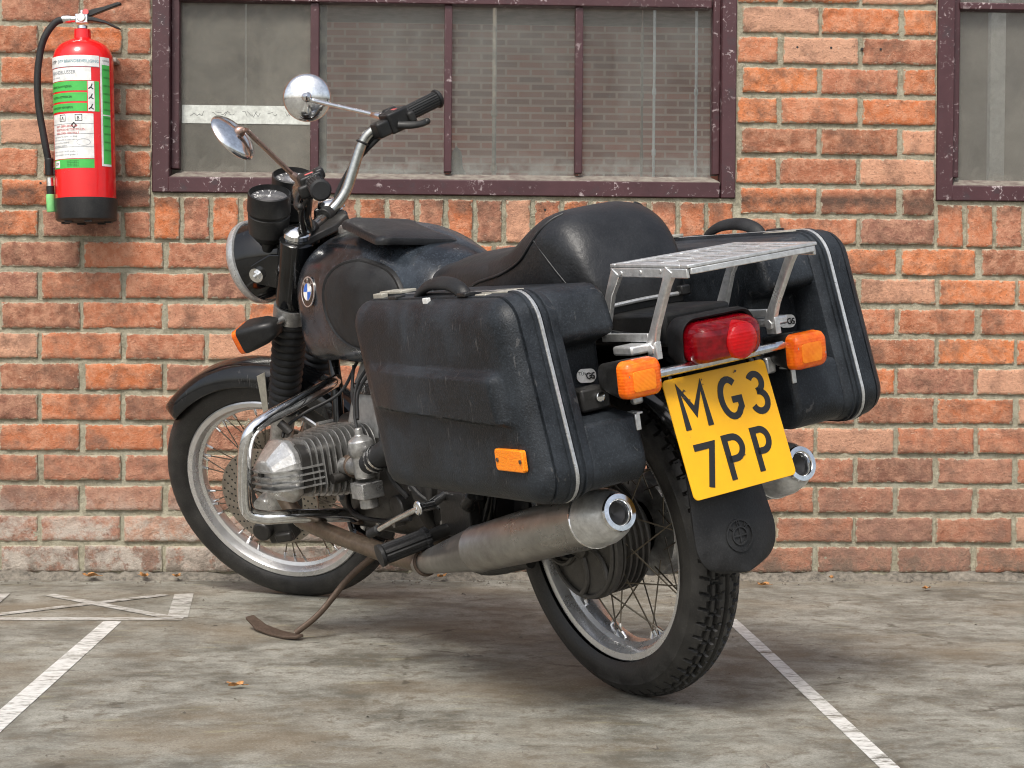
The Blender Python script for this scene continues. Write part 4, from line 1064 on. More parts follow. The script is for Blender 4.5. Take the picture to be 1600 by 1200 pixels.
for ch, a in (('B', 45), ('M', 0), ('W', -45)):
    wv_, s9 = GLY[ch]; hgt = .0085
    def pp(u, v, h, a=a, w_=wv_*hgt): uu_, vv = u-w_/2, v+.0178; a_ = R(a); return fpl(uu_*math.cos(a_)-vv*math.sin(a_), uu_*math.sin(a_)+vv*math.cos(a_), h)
    stroke_geo(g, [[(x*hgt, y*hgt) for x, y in q] for q in s9], pp, .0018, .0028)
g.ob('embossed_emblem', 'rubber', fl_, smooth=0)
# number plate
npl = empty('number_plate', parent=bike); pt, pbm = V(-.352, 0, .643), V(-.402, 0, .437); dn = (pbm-pt); PH = dn.length; dn.normalize(); PW = .229
nn_ = V(-dn.z, 0, dn.x); nn_ = nn_ if nn_.x < 0 else -nn_
def pp_(u, v, h=0): return pt+V(0, PW/2-u, 0)+dn*v+nn_*h      # u from left as seen from behind, v downwards
g = G(); cen = pt+dn*PH/2
g.rings([rring(cen+nn_*h, V(0, 1, 0), -dn, PW/2-i_, PH/2-i_, .010, 6) for h, i_ in ((0, 0), (.0016, 0), (.0022, .0006))]); g.ob('plate_sheet', 'plate', npl, smooth=20)
g = G(); fl2 = lambda u, v, h: pp_(u, PH-v, .0023+h)
for ch, u0, u1, v0, v1 in (('M', .105, .37, .437, .10), ('G', .475, .70, .437, .095), ('3', .765, .945, .437, .10), ('7', .10, .325, .925, .58), ('P', .395, .595, .915, .56), ('P', .675, .86, .905, .555)):
    wv_, s9 = GLY[ch]; x0, x1 = u0*PW, u1*PW; hgt = (v0-v1)*PH; y0 = (1-v0)*PH
    kx = (x1-x0-.0118)/( {'M': .64, 'G': .58, '3': .46, '7': .51, 'P': .43}[ch])
    stroke_geo(g, [[(x0+.004+(x-(.07 if ch in 'MGP' else .02))*kx, y0+y*hgt/.95) for x, y in q] for q in s9], fl2, .0118, .0008)
g.ob('plate_characters', 'black', npl, smooth=0)
g = G()
for u, v, r_ in ((.17, .12, .0045), (.36, .06, .0035), (.36, .10, .003), (.60, .10, .003), (.685, .055, .0045), (.155, .17, .0035), (.56, .74, .003), (.53, .76, .0022), (.20, .20, .003), (.34, .145, .0035)):
    p = pp_(u*PW, v*PH, .0034); g.add([p+V(0, r_*(.6+.5*math.sin(k*2.3+u*9))*math.cos(k), 0)+dn*r_*(.6+.5*math.cos(k*1.7))*math.sin(k) for k in [i*2*math.pi/9 for i in range(9)]], [tuple(range(9))])
g.ob('chipped_spots', 'rust', npl, smooth=0)
g = G(); g.box((cen+nn_*-.030)[:], (.004, .15, .12)); g.tube([V(-.34, .09, .66), V(-.35, .09, .60)], .006); g.tube([V(-.34, -.09, .66), V(-.355, -.10, .60), V(-.372, -.108, .52)], .008)
g.ob('plate_bracket', 'paint', npl)
# tail light
tl_ = empty('tail_light', parent=bike); ey, ez = V(0, 1, 0), V(-.12, 0, 1).normalized(); dx_ = V(-1, 0, -.12).normalized(); b = V(-.335, .003, .705)
def bulge(t, hw, hh, rad): return rring(b+dx_*t, ey, ez, hw, hh, rad, 8)
g = G(); g.rings([bulge(*q) for q in ((-.03, .05, .028, .02), (.0, .074, .040, .026), (.030, .084, .045, .028), (.046, .081, .045, .028), (.050, .079, .043, .027), (.046, .075, .039, .025))], (True, False)); g.ob('lamp_housing', 'rubber', tl_, smooth=50)
g = G(); g.rings([bulge(*q) for q in ((.040, .074, .036, .024), (.062, .073, .035, .023), (.078, .068, .031, .020), (.088, .058, .024, .016), (.092, .040, .014, .010))]); g.ob('lamp_lens', 'redlens', tl_, smooth=50)
g = G(); g.lathe([(.060, .033), (.0945, .0325), (.099, .029), (.102, .015), (.103, .0001)], b+V(0, -.014, 0), dx_, 40); g.ob('brake_light_lens', 'redbright', tl_, smooth=50)
g = G(); g.lathe([(.060, .0008), (.0, .0008)], b, dx_, 8)
g = G(); g.tube([V(-.375, .150, .661), V(-.382, 0, .662), V(-.375, -.150, .663)], .0085, 14); g.ob('indicator_bar', 'chrome', bike, smooth=50)
for sgn in (1, -1):
    it = empty('rear_indicator', parent=bike); ez = V(-.06, 0, 1).normalized(); dx_ = V(-1, 0, -.06).normalized(); b = V(-.315, .186*sgn, .667)
    if sgn < 0: b = V(-.315, -.182, .652)
    g = G(); g.rings([rring(b+dx_*t, ey, ez, hw, hh, .012) for t, hw, hh in ((-.012, .016, .014), (-.002, .028, .022), (.03, .035, .028), (.062, .0385, .0320), (.066, .0385, .0320))]); g.ob('indicator_body', 'plastic', it, smooth=45)
    g = G(); g.rings([rring(b+dx_*t, ey, ez, hw, hh, .013) for t, hw, hh in ((.0665, .0385, .0320), (.084, .0375, .0310), (.091, .034, .0275), (.094, .027, .020))]); g.ob('indicator_lens', 'orange', it, smooth=45)
    g = G(); g.rings([rring(b+dx_*t+ez*-.002+ey*.003, ey, ez, hw, hh, .006) for t, hw, hh in ((.088, .024, .018), (.0952, .023, .017), (.0958, .020, .014))]); g.ob('lens_prism', 'prism', it, smooth=45)
    g = G()
    for u, v in ((.0295, .008), (-.0295, -.008)): g.cyl(b+dx_*.0905+ey*u+ez*v, b+dx_*.0925+ey*u+ez*v, .0028, n=10)
    g.ob('lens_screw', 'chrome', it)
    g = G(); g.box((-.335, .152*sgn, .705), (.055, .045, .016)); g.box((-.325, .150*sgn, .625), (.012, .022, .030)); g.ob('bracket', 'alu', it, bevel=.004)

# ---- luggage rack
rk = empty('luggage_rack', parent=bike)
def rp(x, y, h=0): return V(x, y, .851+(x+.29)*.045+h)
g = G(); th = .005
def slab(x0, x1, y0, y1, h=0, t=.006):
    c = [rp(x, y, h+k) for k in (-t, 0) for x, y in ((x0, y0), (x1, y0), (x1, y1), (x0, y1))]
    g.add(c, [(0, 1, 2, 3), (4, 5, 6, 7), (0, 1, 5, 4), (1, 2, 6, 5), (2, 3, 7, 6), (3, 0, 4, 7)])
slab(-.500, -.478, -.140, .140); slab(-.300, -.285, -.140, .140)
slab(-.478, -.300, .122, .140); slab(-.478, -.300, -.140, -.122); slab(-.397, -.383, -.122, .122, -.0005)
for i in range(8): y = -.105+i*.030; slab(-.478, -.397, y-.0065, y+.0065, -.001); slab(-.383, -.300, y-.0065, y+.0065, -.001)
g.ob('rack_plate', 'alu', rk, bevel=.0015)
g = G()
for y0, y1 in ((.134, .140), (-.140, -.134)): slab(-.495, -.285, y0, y1, -.0065, .016)
slab(-.500, -.494, -.134, .134, -.0065, .010)
g.ob('rack_rim', 'alu', rk, bevel=.0015)
for s in (1, -1):
    for pts in (([-.298, .134, .838], [-.270, .134, .800], [-.232, .132, .730]), ([-.448, .134, .836], [-.432, .134, .812], [-.385, .132, .742], [-.362, .131, .700])):
        g = G(); P_ = [V(p[0], p[1]*s, p[2]) for p in pts]
        rs = []
        for i, p in enumerate(P_):
            d = (P_[min(i+1, len(P_)-1)]-P_[max(i-1, 0)]).normalized(); q = V(0, 1, 0).cross(d).normalized(); k = .0125 if i in (0, len(P_)-1) else .0085
            rs.append([p+q*k+V(0, .0055, 0), p+q*k*.55+V(0, .0075, 0), p-q*k*.55+V(0, .0075, 0), p-q*k+V(0, .0055, 0), p-q*k-V(0, .0045, 0), p+q*k-V(0, .0045, 0)])
        g.rings(rs); g.ob('rack_leg', 'alu', rk, bevel=.0012, smooth=50)
    g = G(); g.box((-.295, .132*s, .722), (.135, .010, .014)); g.box((-.37, .132*s, .700), (.026, .012, .030)); g.cyl((-.368, .140*s, .702), (-.368, .122*s, .702), .0095, n=6)
    for xx in (-.315, -.37, -.425): g.cyl((xx, .1395*s, .834), (xx, .1415*s, .834), .004, n=12)
    g.ob('rack_foot', 'alu', rk, bevel=.002)

# ---- panniers
def round_poly(pts, n=7):
    out = []; m = len(pts)
    for i in range(m):
        x, z, r_ = pts[i]; p = Vector((x, z)); a = (Vector(pts[i-1][:2])-p).normalized(); b = (Vector(pts[(i+1) % m][:2])-p).normalized()
        ang = a.angle(b); t = r_/math.tan(ang/2); s0 = p+a*t; s1 = p+b*t; c = p+(a+b).normalized()*(r_/math.sin(ang/2))
        v0 = s0-c; v1 = s1-c; A1 = math.atan2(v0.y, v0.x); A2 = math.atan2(v1.y, v1.x); dA = (A2-A1+math.pi) % (2*math.pi)-math.pi
        for k in range(n+1): aa = A1+dA*k/n; out.append((c.x+r_*math.cos(aa), c.y+r_*math.sin(aa)))
    return out
def densify(p, st=.012):
    out = []
    for a, b in zip(p, p[1:]+p[:1]):
        L = math.dist(a, b); n = max(1, round(L/st))
        for k in range(n): out.append((a[0]+(b[0]-a[0])*k/n, a[1]+(b[1]-a[1])*k/n))
    return out
CORN = [(.245, .836, .050), (.188, .478, .040), (-.380, .478, .050), (-.314, .830, .060)]
OUT = densify(round_poly(CORN), .006); ccx = sum(p[0] for p in OUT)/len(OUT); ccz = sum(p[1] for p in OUT)/len(OUT)
def inset(d):
    o = []; m = len(OUT)
    for i, p in enumerate(OUT):
        t = Vector(OUT[(i+1) % m])-Vector(OUT[i-1]); nn2 = Vector((t.y, -t.x)).normalized()
        if nn2.dot(Vector((ccx, ccz))-Vector(p)) < 0: nn2 = -nn2
        o.append((p[0]+nn2.x*d, p[1]+nn2.y*d))
    return o
def sm(e0, e1, x): t = max(0, min(1, (x-e0)/(e1-e0))); return t*t*(3-2*t)
def face_h(x, z):
    z1 = .704+.012*(x+.33)/.46; z2 = .614+.020*(x+.357)/.5
    band = sm(z2-.002, z2+.005, z)*(1-sm(z1-.012, z1+.004, z))*(1-sm(.02, .24, x))*sm(-.352, -.335, x)
    return .018*band+.004*(1-((x-ccx)/.3)**2)*(1-((z-ccz)/.18)**2)
for s in (1, -1):
    pn = empty('pannier', parent=bike); pn.location.z = 0 if s > 0 else .017
    pn['label'] = 'black hard pannier on the near left side' if s > 0 else 'black hard pannier on the far right side'
    V3 = lambda p, y: V(p[0], y*s, p[1])
    # inner part with a notch for the indicator, as one extruded outline
    r_ = round_poly([(.230, .830, .045), (.180, .484, .04), (-.372, .484, .04), (-.352, .600, .012), (-.262, .612, .012), (-.262, .722, .012), (-.325, .740, .016), (-.302, .826, .05)], 5)
    g = G(); g.rings([[V3(p, y) for p in r_] for y in (.170, .292)]); g.ob('inner_shell', 'case', pn, bevel=.012, seg=3, smooth=50)
    g = G(); rs = []
    for y, d in ((.280, .012), (.282, .006), (.288, .003), (.300, .001), (.301, -.0025), (.303, -.0025), (.304, .001), (.310, .000), (.311, -.004), (.317, -.004), (.318, .001)): rs.append([V3(p, y) for p in inset(d)])
    g.rings(rs, (True, False)); g.ob('body_shell', 'case', pn, smooth=40)
    g = G(); rs = [[V3(p, y) for p in inset(d)] for y, d in ((.3185, .002), (.319, -.0035), (.3245, -.0045), (.3255, -.0035), (.326, .002))]
    g.rings(rs, (False, False)); ts = g.ob('trim_strip', 'strip', pn, smooth=40)
    g = G(); rs = []
    for y, d in ((.3265, .001), (.327, -.004), (.334, -.004), (.335, -.001), (.358, .001), (.359, .0065), (.362, .0065), (.363, .003), (.372, .006), (.381, .013), (.388, .024), (.3915, .036)): rs.append([V3(p, y) for p in inset(d)])
    base = inset(.036)
    for k in range(1, 37):
        q = 1-k/36 if k < 36 else .002; row = []
        for p in base:
            x, z = ccx+(p[0]-ccx)*q, ccz+(p[1]-ccz)*q; row.append(V(x, s*(.392+face_h(x, z)*sm(0, .12, 1-q)), z))
        rs.append(row)
    g.rings(rs, (False, True)); g.ob('lid_shell', 'case', pn, smooth=40)
    g = G(); g.tube([V(.046, .338*s, .830), V(.030, .338*s, .842), V(-.002, .338*s, .852), V(-.040, .338*s, .855), V(-.078, .338*s, .852), V(-.108, .338*s, .842), V(-.122, .338*s, .828)], [.008, .008, .0085, .0085, .0085, .008, .008], 12, flat=1.7); g.ob('handle', 'rubber', pn, smooth=50)
    for x in (.155, -.215):
        g = G(); zz = .842 if x > 0 else .832; g.box((x, .318*s, zz), (.085, .034, .006)); g.box((x+.02, .345*s, zz-.004), (.035, .014, .010)); g.ob('latch', 'beige', pn, bevel=.0015)
    g = G(); g.box((-.045, .372*s, .827), (.017, .008, .013)); g.ob('lid_tab', 'white', pn, bevel=.001)
    for x in (.10, -.15): g = G(); g.box((x, .352*s, .834), (.03, .022, .008)); g.ob('hinge', 'plastic', pn, bevel=.002)
    # reflector on the lid
    rf = empty('side_reflector', parent=pn) if s > 0 else None; g = G(); g.rings([rring(V(-.293, s*(.3965+h), .560), V(1, 0, 0), V(0, 0, 1), .043-i_, .0185-i_, .005) for h, i_ in ((-.004, 0), (.003, 0), (.0045, .0015))]); g.ob('reflector', 'reflector', rf, smooth=30) if rf else 0
    g = G()
    for x in (-.329, -.258): g.cyl((x, s*.3995, .560), (x, s*.4025, .560), .0036, n=12)
    g.ob('reflector_screw', 'rust', rf) if rf else 0
    # sticker, lock
    g = G(); sy_, sz_ = (.206, .668) if s > 0 else (.255, .672)
    cst = V(-.2655, sy_*s, sz_); g.rings([rring(cst+V(-h, 0, 0), V(0, 1, .12).normalized(), V(0, -.12, 1).normalized(), .020, .012, .0115, 6) for h in (0, .0008)]); g.ob('approval_sticker', 'white', pn, smooth=0)
    g = G(); pc = lambda u, v, h: V(-.2672-h, sy_*s-u, sz_+v-.12*u)
    text_geo(g, 'TÜV', .0085, lambda u, v, h: pc(-.0165+u, .001+v, 0)); stroke_geo(g, [arc(.004, 0, .0048, .0048, 40, 330, 12)+[(.0085, 0), (.005, 0)]], pc, .0018); stroke_geo(g, [[(.016, .005), (.011, .004), (.010, .001), (.015, -.001), (.014, -.005), (.009, -.004)]], pc, .0018)
    g.ob('sticker_print', 'black', pn, smooth=0)
    g = G(); g.box((-.285, .222*s, .632), (.05, .060, .040)); g.ob('lock_housing', 'plastic', pn, bevel=.005)
    g = G(); g.lathe([(0, .009), (.006, .009), (.007, .0075), (.007, .0001)], V(-.310, .216*s, .634), (-1, 0, 0), 20); g.ob('lock', 'chrome', pn)
    g = G(); g.box((-.345, .172*s, .600), (.03, .012, .004)); g.box((-.356, .176*s, .585), (.004, .010, .028)); g.ob('case_bracket', 'alu', pn, bevel=.001)
g = G(); text_geo(g, 'KRAUSER', .0125, lambda u, v, h: V(.165-u, .3945+h*3, .766+v)); 
for v_ in g.v: v_.y = .3905+face_h(v_.x, v_.z)*.6
g.ob('embossed_lettering', 'plastic', pn, smooth=0)
for o_ in bpy.data.objects:
    if o_.name.startswith('embossed_lettering'): o_.parent = [q for q in bpy.data.objects if q.name == 'pannier'][0]

# ---- exhausts
for s in (1, -1):
    sl_ = empty('silencer', parent=bike); a, b = V(.430, .205*s, .262), V(-.225, .207*s, .412); d = (b-a).normalized(); L = (b-a).length
    g = G(); g.lathe([(-.02, .020), (.0, .0225), (.02, .024), (.248, .0455), (.25, .0470), (.253, .0470), (.255, .0460), (.45, .0497), (L-.004, .0508), (L, .0518), (L+.004, .0518)], a, d, 48); g.ob('silencer_body', 'exhaust', sl_, smooth=40)
    g = G(); g.lathe([(.004, .0515), (.018, .0515), (.040, .0500), (.062, .0440), (.076, .0365), (.080, .0335), (.085, .0330), (.088, .0290), (.086, .0225), (.070, .0195), (.060, .0190)], b, d, 48); g.ob('end_cap', 'strip' if False else 'alu', sl_, smooth=45)
    g = G(); g.lathe([(.0855, .0335), (.0905, .0320), (.0912, .0235), (.0885, .0205), (.070, .0190)], b, d, 40); g.ob('outlet_ring', 'chrome', sl_, smooth=45)
    g = G(); g.lathe([(.075, .0195), (.066, .0001)], b, d, 32); g.ob('outlet_bore', 'black', sl_, smooth=0)
    g = G(); g.lathe([(.002, .0516), (.003, .0530), (.006, .0530), (.007, .0512)], b, d, 48); g.ob('seam_ring', 'chrome', sl_)
    g = G(); g.torus(a+d*.012, d, .0255, .004, 24, 8); g.box((a+d*.012+V(0, 0, .03))[:], (.014, .02, .016)); g.ob('clamp', 'rust', sl_)
    g = G(); g.tube([V(.905, .275*s, .455), V(.965, .262*s, .435), V(.985, .25*s, .385), V(.945, .238*s, .325), V(.84, .228*s, .300), V(.66, .215*s, .276), V(.53, .207*s, .262), V(.43, .205*s, .262)], .0195, 18, res=8); g.ob('exhaust_pipe', 'pipe', bike, smooth=60)
g = G(); g.tube([V(.60, -.19, .27), V(.58, 0, .262), V(.60, .19, .27)], .020, 14); g.ob('balance_pipe', 'pipe', bike)

# ---- engine
en = empty('engine', parent=bike)
g = G(); g.rings([[V(x, y, z) for y, z in ((.10, .27), (.13, .34), (.13, .48), (.09, .54), (-.09, .54), (-.13, .48), (-.13, .34), (-.10, .27))] for x in (.55, .955)]); g.rings([[V(x, y, z) for y, z in ((.06, .36), (.07, .52), (-.07, .52), (-.06, .36))] for x in (.95, .985)])
g.box((.46, 0, .42), (.20, .20, .24)); g.ob('crankcase', 'enginedark', en, bevel=.015, seg=3)
sec_ = ((.12, .48), (.108, .62), (.085, .67), (-.085, .67), (-.108, .62), (-.12, .48)); g = G(); g.rings([[V(.55, y, z) for y, z in sec_], [V(.895 if z < .55 else .815, y, z) for y, z in sec_]]); g.ob('air_box', 'airbox', en, bevel=.012)
g = G(); g.box((.765, .1135, .606), (.085, .004, .026)); bp_ = g.ob('engine_badge', 'badge', en, bevel=.002)
g = G(); word(g, 'BMW', lambda u, v, h: V(.798-u, .1157+h, .5975+v), 0, 0, .018, .0030, .0008, .25); g.ob('badge_letters', 'silver', en, smooth=0)
def sq(c, hx, hz, rad, y): return [V(c[0]+p.x, y, c[1]+p.z) for p in rring(V(0, 0, 0), V(1, 0, 0), V(0, 0, 1), hx, hz, rad, 8)]
CX, CZ = .812, .458
for s in (1, -1):
    cy = empty('cylinder', parent=en) if False else en
    g = G(); rs = []
    for i in range(12):
        y0 = .128+i*.0135; q9 = i/11; hx = .076+.020*(1-q9)*min(1, .6+i*.2); hz = .064+.013*math.sin(math.pi*min(1, q9*.8+.25)); rd = .045-.012*q9
        for y_, k in ((y0, .70), (y0+.0004, 1), (y0+.0032, 1), (y0+.0036, .70)): rs.append(sq((CX-.012*(1-q9), CZ), hx*k, hz*k, rd*k, y_*s))
    g.rings(rs); g.ob('cylinder_fins', 'engine', en, smooth=30)
    g = G(); g.rings([sq((CX-.008, CZ), .066, .054, .03, y_*s) for y_ in (.12, .30)]); g.ob('cylinder_barrel', 'enginedark', en, smooth=30)
    g = G(); rs = []
    for y_, hx, hz in ((.286, .064, .058), (.298, .080, .068), (.316, .083, .070), (.343, .062, .046), (.360, .050, .028)): rs.append([V(CX+.012+a_*hx, y_*s, CZ-.002+b_*hz) for a_, b_ in ((.45, 1), (-.45, 1), (-.9, .62), (-1, .3), (-1, -.3), (-.85, -.75), (-.45, -1), (.45, -1), (.85, -.75), (1, -.3), (1, .3), (.9, .62))])
    g.rings(rs); g.ob('rocker_cover', 'cover', en, smooth=12, bevel=.004)
    # horizontal ribs wrapped round the cover and the head
    g = G()
    for zz in (-.036, -.022, -.008, .006):
        ins = .0+abs(zz)*.12
        pts = [V(CX+.098-ins, .290*s, CZ+zz), V(CX+.098-ins, .330*s, CZ+zz), V(CX+.066-ins, .366*s, CZ+zz), V(CX+.012, .370*s, CZ+zz), V(CX-.046+ins, .366*s, CZ+zz), V(CX-.076+ins, .334*s, CZ+zz), V(CX-.081+ins, .290*s, CZ+zz), V(CX-.085+ins, .255*s, CZ+zz)]
        inner = [V(CX+(p.x-CX)*.82, p.y*.93 if i in (1, 2, 3, 4, 5) else p.y, p.z) for i, p in enumerate(pts)]
        g.rings([[p+V(0, 0, -.0018), p+V(0, 0, .0018), q+V(0, 0, .0025), q+V(0, 0, -.0025)] for p, q in zip(pts, inner)])
    g.ob('head_ribs', 'engine', en, smooth=25)
    g = G(); g.cyl(V(CX+.03, .27*s, CZ+.075), V(CX+.045, .285*s, CZ+.100), .010); g.cyl(V(CX-.085, .20*s, CZ-.03), V(CX-.085, .24*s, CZ-.03), .012); g.cyl(V(CX+.012, .357*s, CZ), V(CX+.012, .367*s, CZ), .009, n=6)
    g.ob('spark_plug_cap', 'enginedark', en)
    cb_ = empty('carburettor', parent=bike); k = V(.655, .195*s, 0)
    g = G(); g.lathe([(0, .018), (.004, .023), (.05, .024), (.055, .028), (.068, .029), (.084, .027), (.092, .018), (.096, .010), (.112, .008)], V(k.x, k.y, .425), (0, 0, 1), 28, (True, True)); g.box((k.x, k.y, .400), (.056, .052, .036)); g.cyl(V(k.x, k.y, .36), V(k.x, k.y, .382), .021)
    g.cyl(V(k.x+.012, k.y, .45), V(k.x+.075, k.y+.01*s, .452), .020); g.ob('carburettor_body', 'engine', cb_, bevel=.002)
    g = G(); g.torus(V(k.x+.045, k.y, .451), (1, 0, 0), .022, .005); g.lathe([(0, .024), (.018, .024)], V(k.x+.052, k.y, .451), (1, 0, 0), 24); g.ob('intake_flange', 'rust', cb_)
    g = G(); g.cyl(V(k.x-.02, k.y, .458), V(k.x-.05, k.y-.003*s, .468), .022); g.tube([V(k.x-.045, k.y, .466), V(k.x-.09, k.y-.008*s, .485), V(k.x-.17, k.y-.05*s, .53)], .026, 16); g.ob('intake_hose', 'rubber', cb_)
    g = G()
    for t_ in (-.052, -.072): g.lathe([(-.004, .0275), (-.004, .029), (.004, .029), (.004, .0275)], V(k.x+t_, k.y-.004*s, .468+(-t_-.05)*.4), (1, 0, -.4), 28)
    g.ob('hose_clamp', 'chrome', cb_)
# cables to cylinder and carburettor
for c_ in ([(.80, .10, .665), (.83, .14, .60), (.86, .22, .568), (.86, .27, .545), (.855, .285, .525)], [(.70, .12, .665), (.72, .15, .62), (.69, .18, .57), (.66, .195, .53)], [(.67, .12, .665), (.705, .155, .61), (.66, .19, .555)], [(.78, .12, .66), (.75, .15, .60), (.70, .17, .56)]):
    g = G(); g.tube([V(*p) for p in c_], .0038, 8); g.ob('control_cable', 'rubber', bike)
for c_ in ([(.62, .13, .55), (.55, .17, .47), (.50, .16, .40), (.46, .13, .36)], [(.90, .12, .40), (.80, .17, .335), (.68, .16, .32), (.58, .14, .33)], [(.60, .14, .60), (.60, .17, .52), (.585, .17, .43), (.56, .15, .38)]):
    g = G(); g.tube([V(*p) for p in c_], .006, 8); g.ob('breather_hose', 'rubber', en)
g = G()
for x_, z_ in ((.60, .34), (.66, .31), (.74, .30), (.56, .40), (.50, .36), (.44, .33), (.40, .42), (.47, .50), (.92, .35), (.97, .42), (.97, .52)): g.cyl((x_, .10, z_), (x_, .142, z_), .0085, n=6)
g.ob('case_bolts', 'engine', en, smooth=20)
g = G(); g.cyl((.50, .10, .40), (.50, .150, .40), .045); g.cyl((.62, .12, .35), (.62, .152, .35), .030); g.cyl((.42, .10, .33), (.42, .135, .33), .026); g.ob('cover_boss', 'enginedark', en, bevel=.004)
# crash bars
for s in (1, -1):
    g = G(); g.tube([V(.955, .085*s, .615), V(.915, .13*s, .612), V(.862, .25*s, .590), V(.842, .345*s, .566), V(.848, .376*s, .530), V(.872, .384*s, .45), V(.890, .382*s, .378), V(.880, .352*s, .354), V(.855, .29*s, .345), V(.86, .16*s, .318), V(.90, .105*s, .300)], .0160, 18, res=7); g.ob('crash_bar', 'chrome', bike, smooth=60)
    g = G(); g.box((.955, .085*s, .615), (.03, .022, .03)); g.cyl((.955, .09*s, .615), (.955, .112*s, .615), .009, n=6); g.box((.90, .11*s, .298), (.04, .02, .03)); g.ob('crash_bar_clamp', 'rust', bike, bevel=.003)
# foot pegs, levers, stands
for s in (1, -1):
    a, b = V(.428, .305*s, .300), V(.405, .195*s, .318); d = (b-a).normalized(); q = V(1, 0, 0); q = (q-d*q.dot(d)).normalized(); e = d.cross(q)
    g = G(); rs = []
    for t, k in ((0, .7), (.001, 1), (.008, 1), (.012, .9), (.100, .88), (.103, 1.02), (.112, 1.0)): rs.append([a+d*t+(q*math.cos(2*math.pi*j/40)*.028+e*math.sin(2*math.pi*j/40)*.0235)*(k*(1 if j % 4 < 3 or t < .01 else .88)) for j in range(40)])
    g.rings(rs); g.ob('foot_peg', 'rubber', bike, smooth=30)
    g = G(); g.tube([b-d*.01, V(.40, .15*s, .325), V(.38, .12*s, .33)], .014); g.ob('peg_mount', 'enginedark', bike)
    g = G(); g.rings([[V(-.02, .28*s, .0)]]) if False else None
g = G(); g.tube([V(.375, .225, .388), V(.47, .232, .358), V(.545, .24, .330)], .0065, 10); g.torus((.375, .226, .388), (0, 1, 0), .011, .005, 24, 10); g.cyl((.375, .19, .388), (.375, .230, .388), .010)
g.tube([V(.375, .2, .388), V(.40, .14, .40)], .010); gl_ = g.ob('gear_lever', 'chrome', bike, smooth=50)
g = G(); g.lathe([(0, .007), (.003, .010), (.038, .010), (.042, .006)], V(.540, .240, .332), (.045, .006, -.016), 16, (True, True)); g.ob('lever_rubber', 'rubber', gl_)
sst = empty('side_stand', parent=bike)
foot = [V(.872, .312, .068), V(.905, .322, .067), V(.96, .332, .069), V(1.03, .336, .074), V(1.085, .338, .092)]
g = G(); g.tube([V(.74, .105, .255), V(.815, .13, .215), V(.855, .180, .172), V(.872, .255, .108), V(.893, .312, .073)], [.010, .009, .008, .0075, .0075], 12, flat=.7); g.ob('stand_leg', 'rust', sst, smooth=50)
g = G(); rs = []
for i, p in enumerate(foot): 
    w_ = (.010, .015, .016, .015, .011)[i]; rs.append([p+V(0, w_, .0035), p+V(0, -w_, .0035), p+V(0, -w_, -.0035), p+V(0, w_, -.0035)])
g.rings(rs); g.ob('stand_foot', 'rust', sst, bevel=.002)
g = G(); n = 60; g.tube([V(.74, .125, .255).lerp(V(.64, .12, .262), i/n)+V(0, math.cos(i*1.3)*.008, math.sin(i*1.3)*.008) for i in range(n)], .0018, 6, smooth=False); g.ob('stand_spring', 'rust', sst)
g = G(); g.tube([V(.44, .10, .25), V(.34, .11, .235), V(.16, .11, .27)], .012); g.tube([V(.44, -.10, .25), V(.34, -.11, .235), V(.16, -.11, .27)], .012); g.tube([V(.34, .10, .238), V(.34, -.10, .238)], .010); g.ob('centre_stand', 'enginedark', bike)
g = G(); g.box((.36, .14, .36), (.12, .03, .10)); g.tube([V(.30, .15, .38), V(.24, .19, .40), V(.20, .2, .42)], .012); g.box((.28, .15, .42), (.06, .02, .05)); g.ob('peg_plate', 'enginedark', bike, bevel=.008)

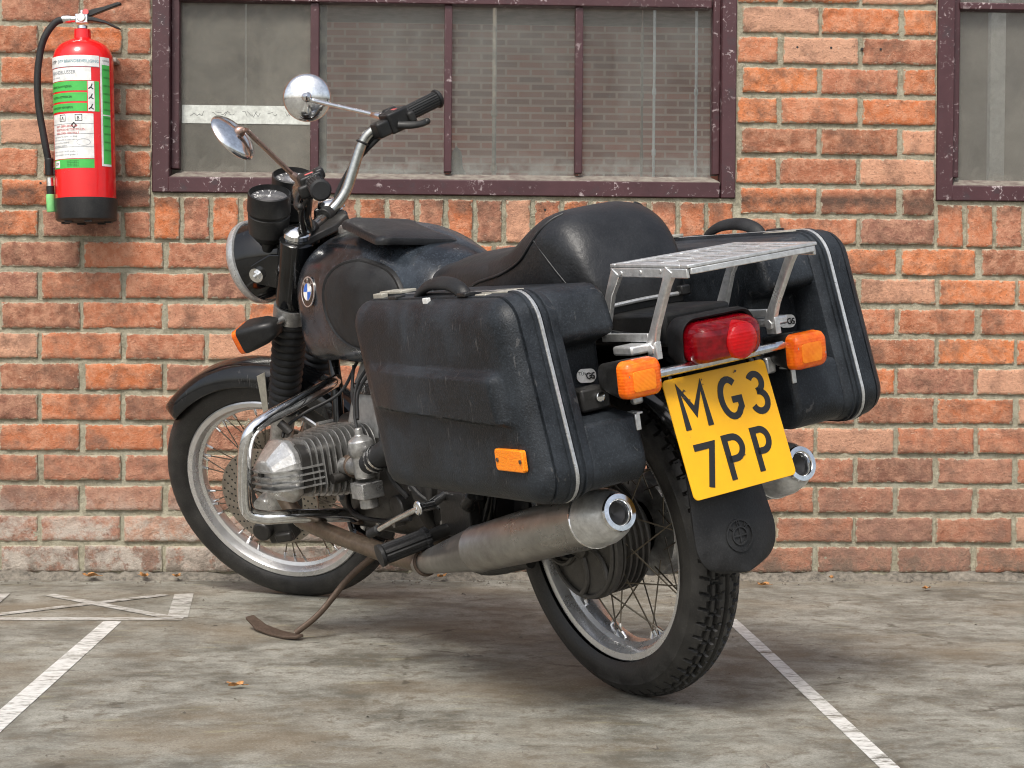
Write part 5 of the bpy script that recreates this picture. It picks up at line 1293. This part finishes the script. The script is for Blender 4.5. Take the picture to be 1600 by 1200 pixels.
# ------------------------------------------------------------------ dead leaves and litter
def leaf(x, y, size, rot, label, seed, z=.004):
    g = G(); rnd = random.Random(seed); n = 16; vs = [V(0, 0, .002)]
    for k in range(n):
        a = 2*math.pi*k/n; r_ = size*(.55+.45*abs(math.cos(2.5*a)))*rnd.uniform(.8, 1.1)*(1.2 if abs(a-math.pi) > 2.2 else .8)
        vs.append(V(r_*math.cos(a), r_*math.sin(a)*.6, .004+size*.35*abs(math.sin(a*1.5+seed))))
    g.add(vs, [(0, 1+k, 1+(k+1) % n) for k in range(n)]); g.tube([V(size*.8, 0, .004), V(size*1.5, size*.2, .003)], .0008, 5)
    g.v = [Matrix.Translation((x, y, z)) @ Matrix.Rotation(rot, 4, 'Z') @ v for v in g.v]
    o = g.ob('dead_leaf', 'leaf', smooth=0); tag(o, label, 'leaf', 'dead leaves on the concrete'); return o
leaf(-.38, 3.446, .020, .3, 'curled orange brown leaf alone on the open concrete below the side stand', 1)
leaf(.035, 4.975, .022, 1.0, 'brown leaf against the wall base between silencer and rear wheel', 2, .012)
leaf(-.955, 4.985, .026, .2, 'flat orange leaf at the wall base, left one below the extinguisher', 3, .012)
leaf(-.80, 4.985, .028, 2.0, 'reddish leaf at the wall base, right of the orange leaf', 4, .012)
leaf(-.71, 4.98, .020, 1.1, 'small dry leaf at the wall base, just left of the front wheel', 8, .012)
leaf(1.15, 4.97, .016, 1.4, 'small pinkish leaf at the wall base right of the mud flap', 5, .010)
leaf(1.375, 4.80, .018, .7, 'dark curled leaf on the concrete towards the right edge', 6)
leaf(.93, 4.87, .022, .1, 'thin pale leaf just right of the rear tyre', 7)
g = G(); rnd = random.Random(11)
for i in range(420):
    x, y = rnd.uniform(-1.5, 2.0), (rnd.uniform(2.4, 4.9) if i % 5 == 0 else WY-.03-abs(rnd.gauss(0, .05))); r_ = rnd.uniform(.0012, .0045)*(1 if i % 9 else 2.2)
    vs = [V(x+r_*rnd.uniform(.6, 1.3)*a, y+r_*rnd.uniform(.6, 1.3)*b, .001+r_*.6*c) for a, b, c in ((1, 0, 0), (0, 1, 0), (-1, 0, 0), (0, -1, 0), (0, 0, 1.4))]
    g.add(vs, [(0, 1, 4), (1, 2, 4), (2, 3, 4), (3, 0, 4), (0, 3, 2, 1)])
o = g.ob('grit', 'rubble', smooth=0); o['kind'] = 'stuff'; o['label'] = 'scattered grit and mortar crumbs on the concrete'
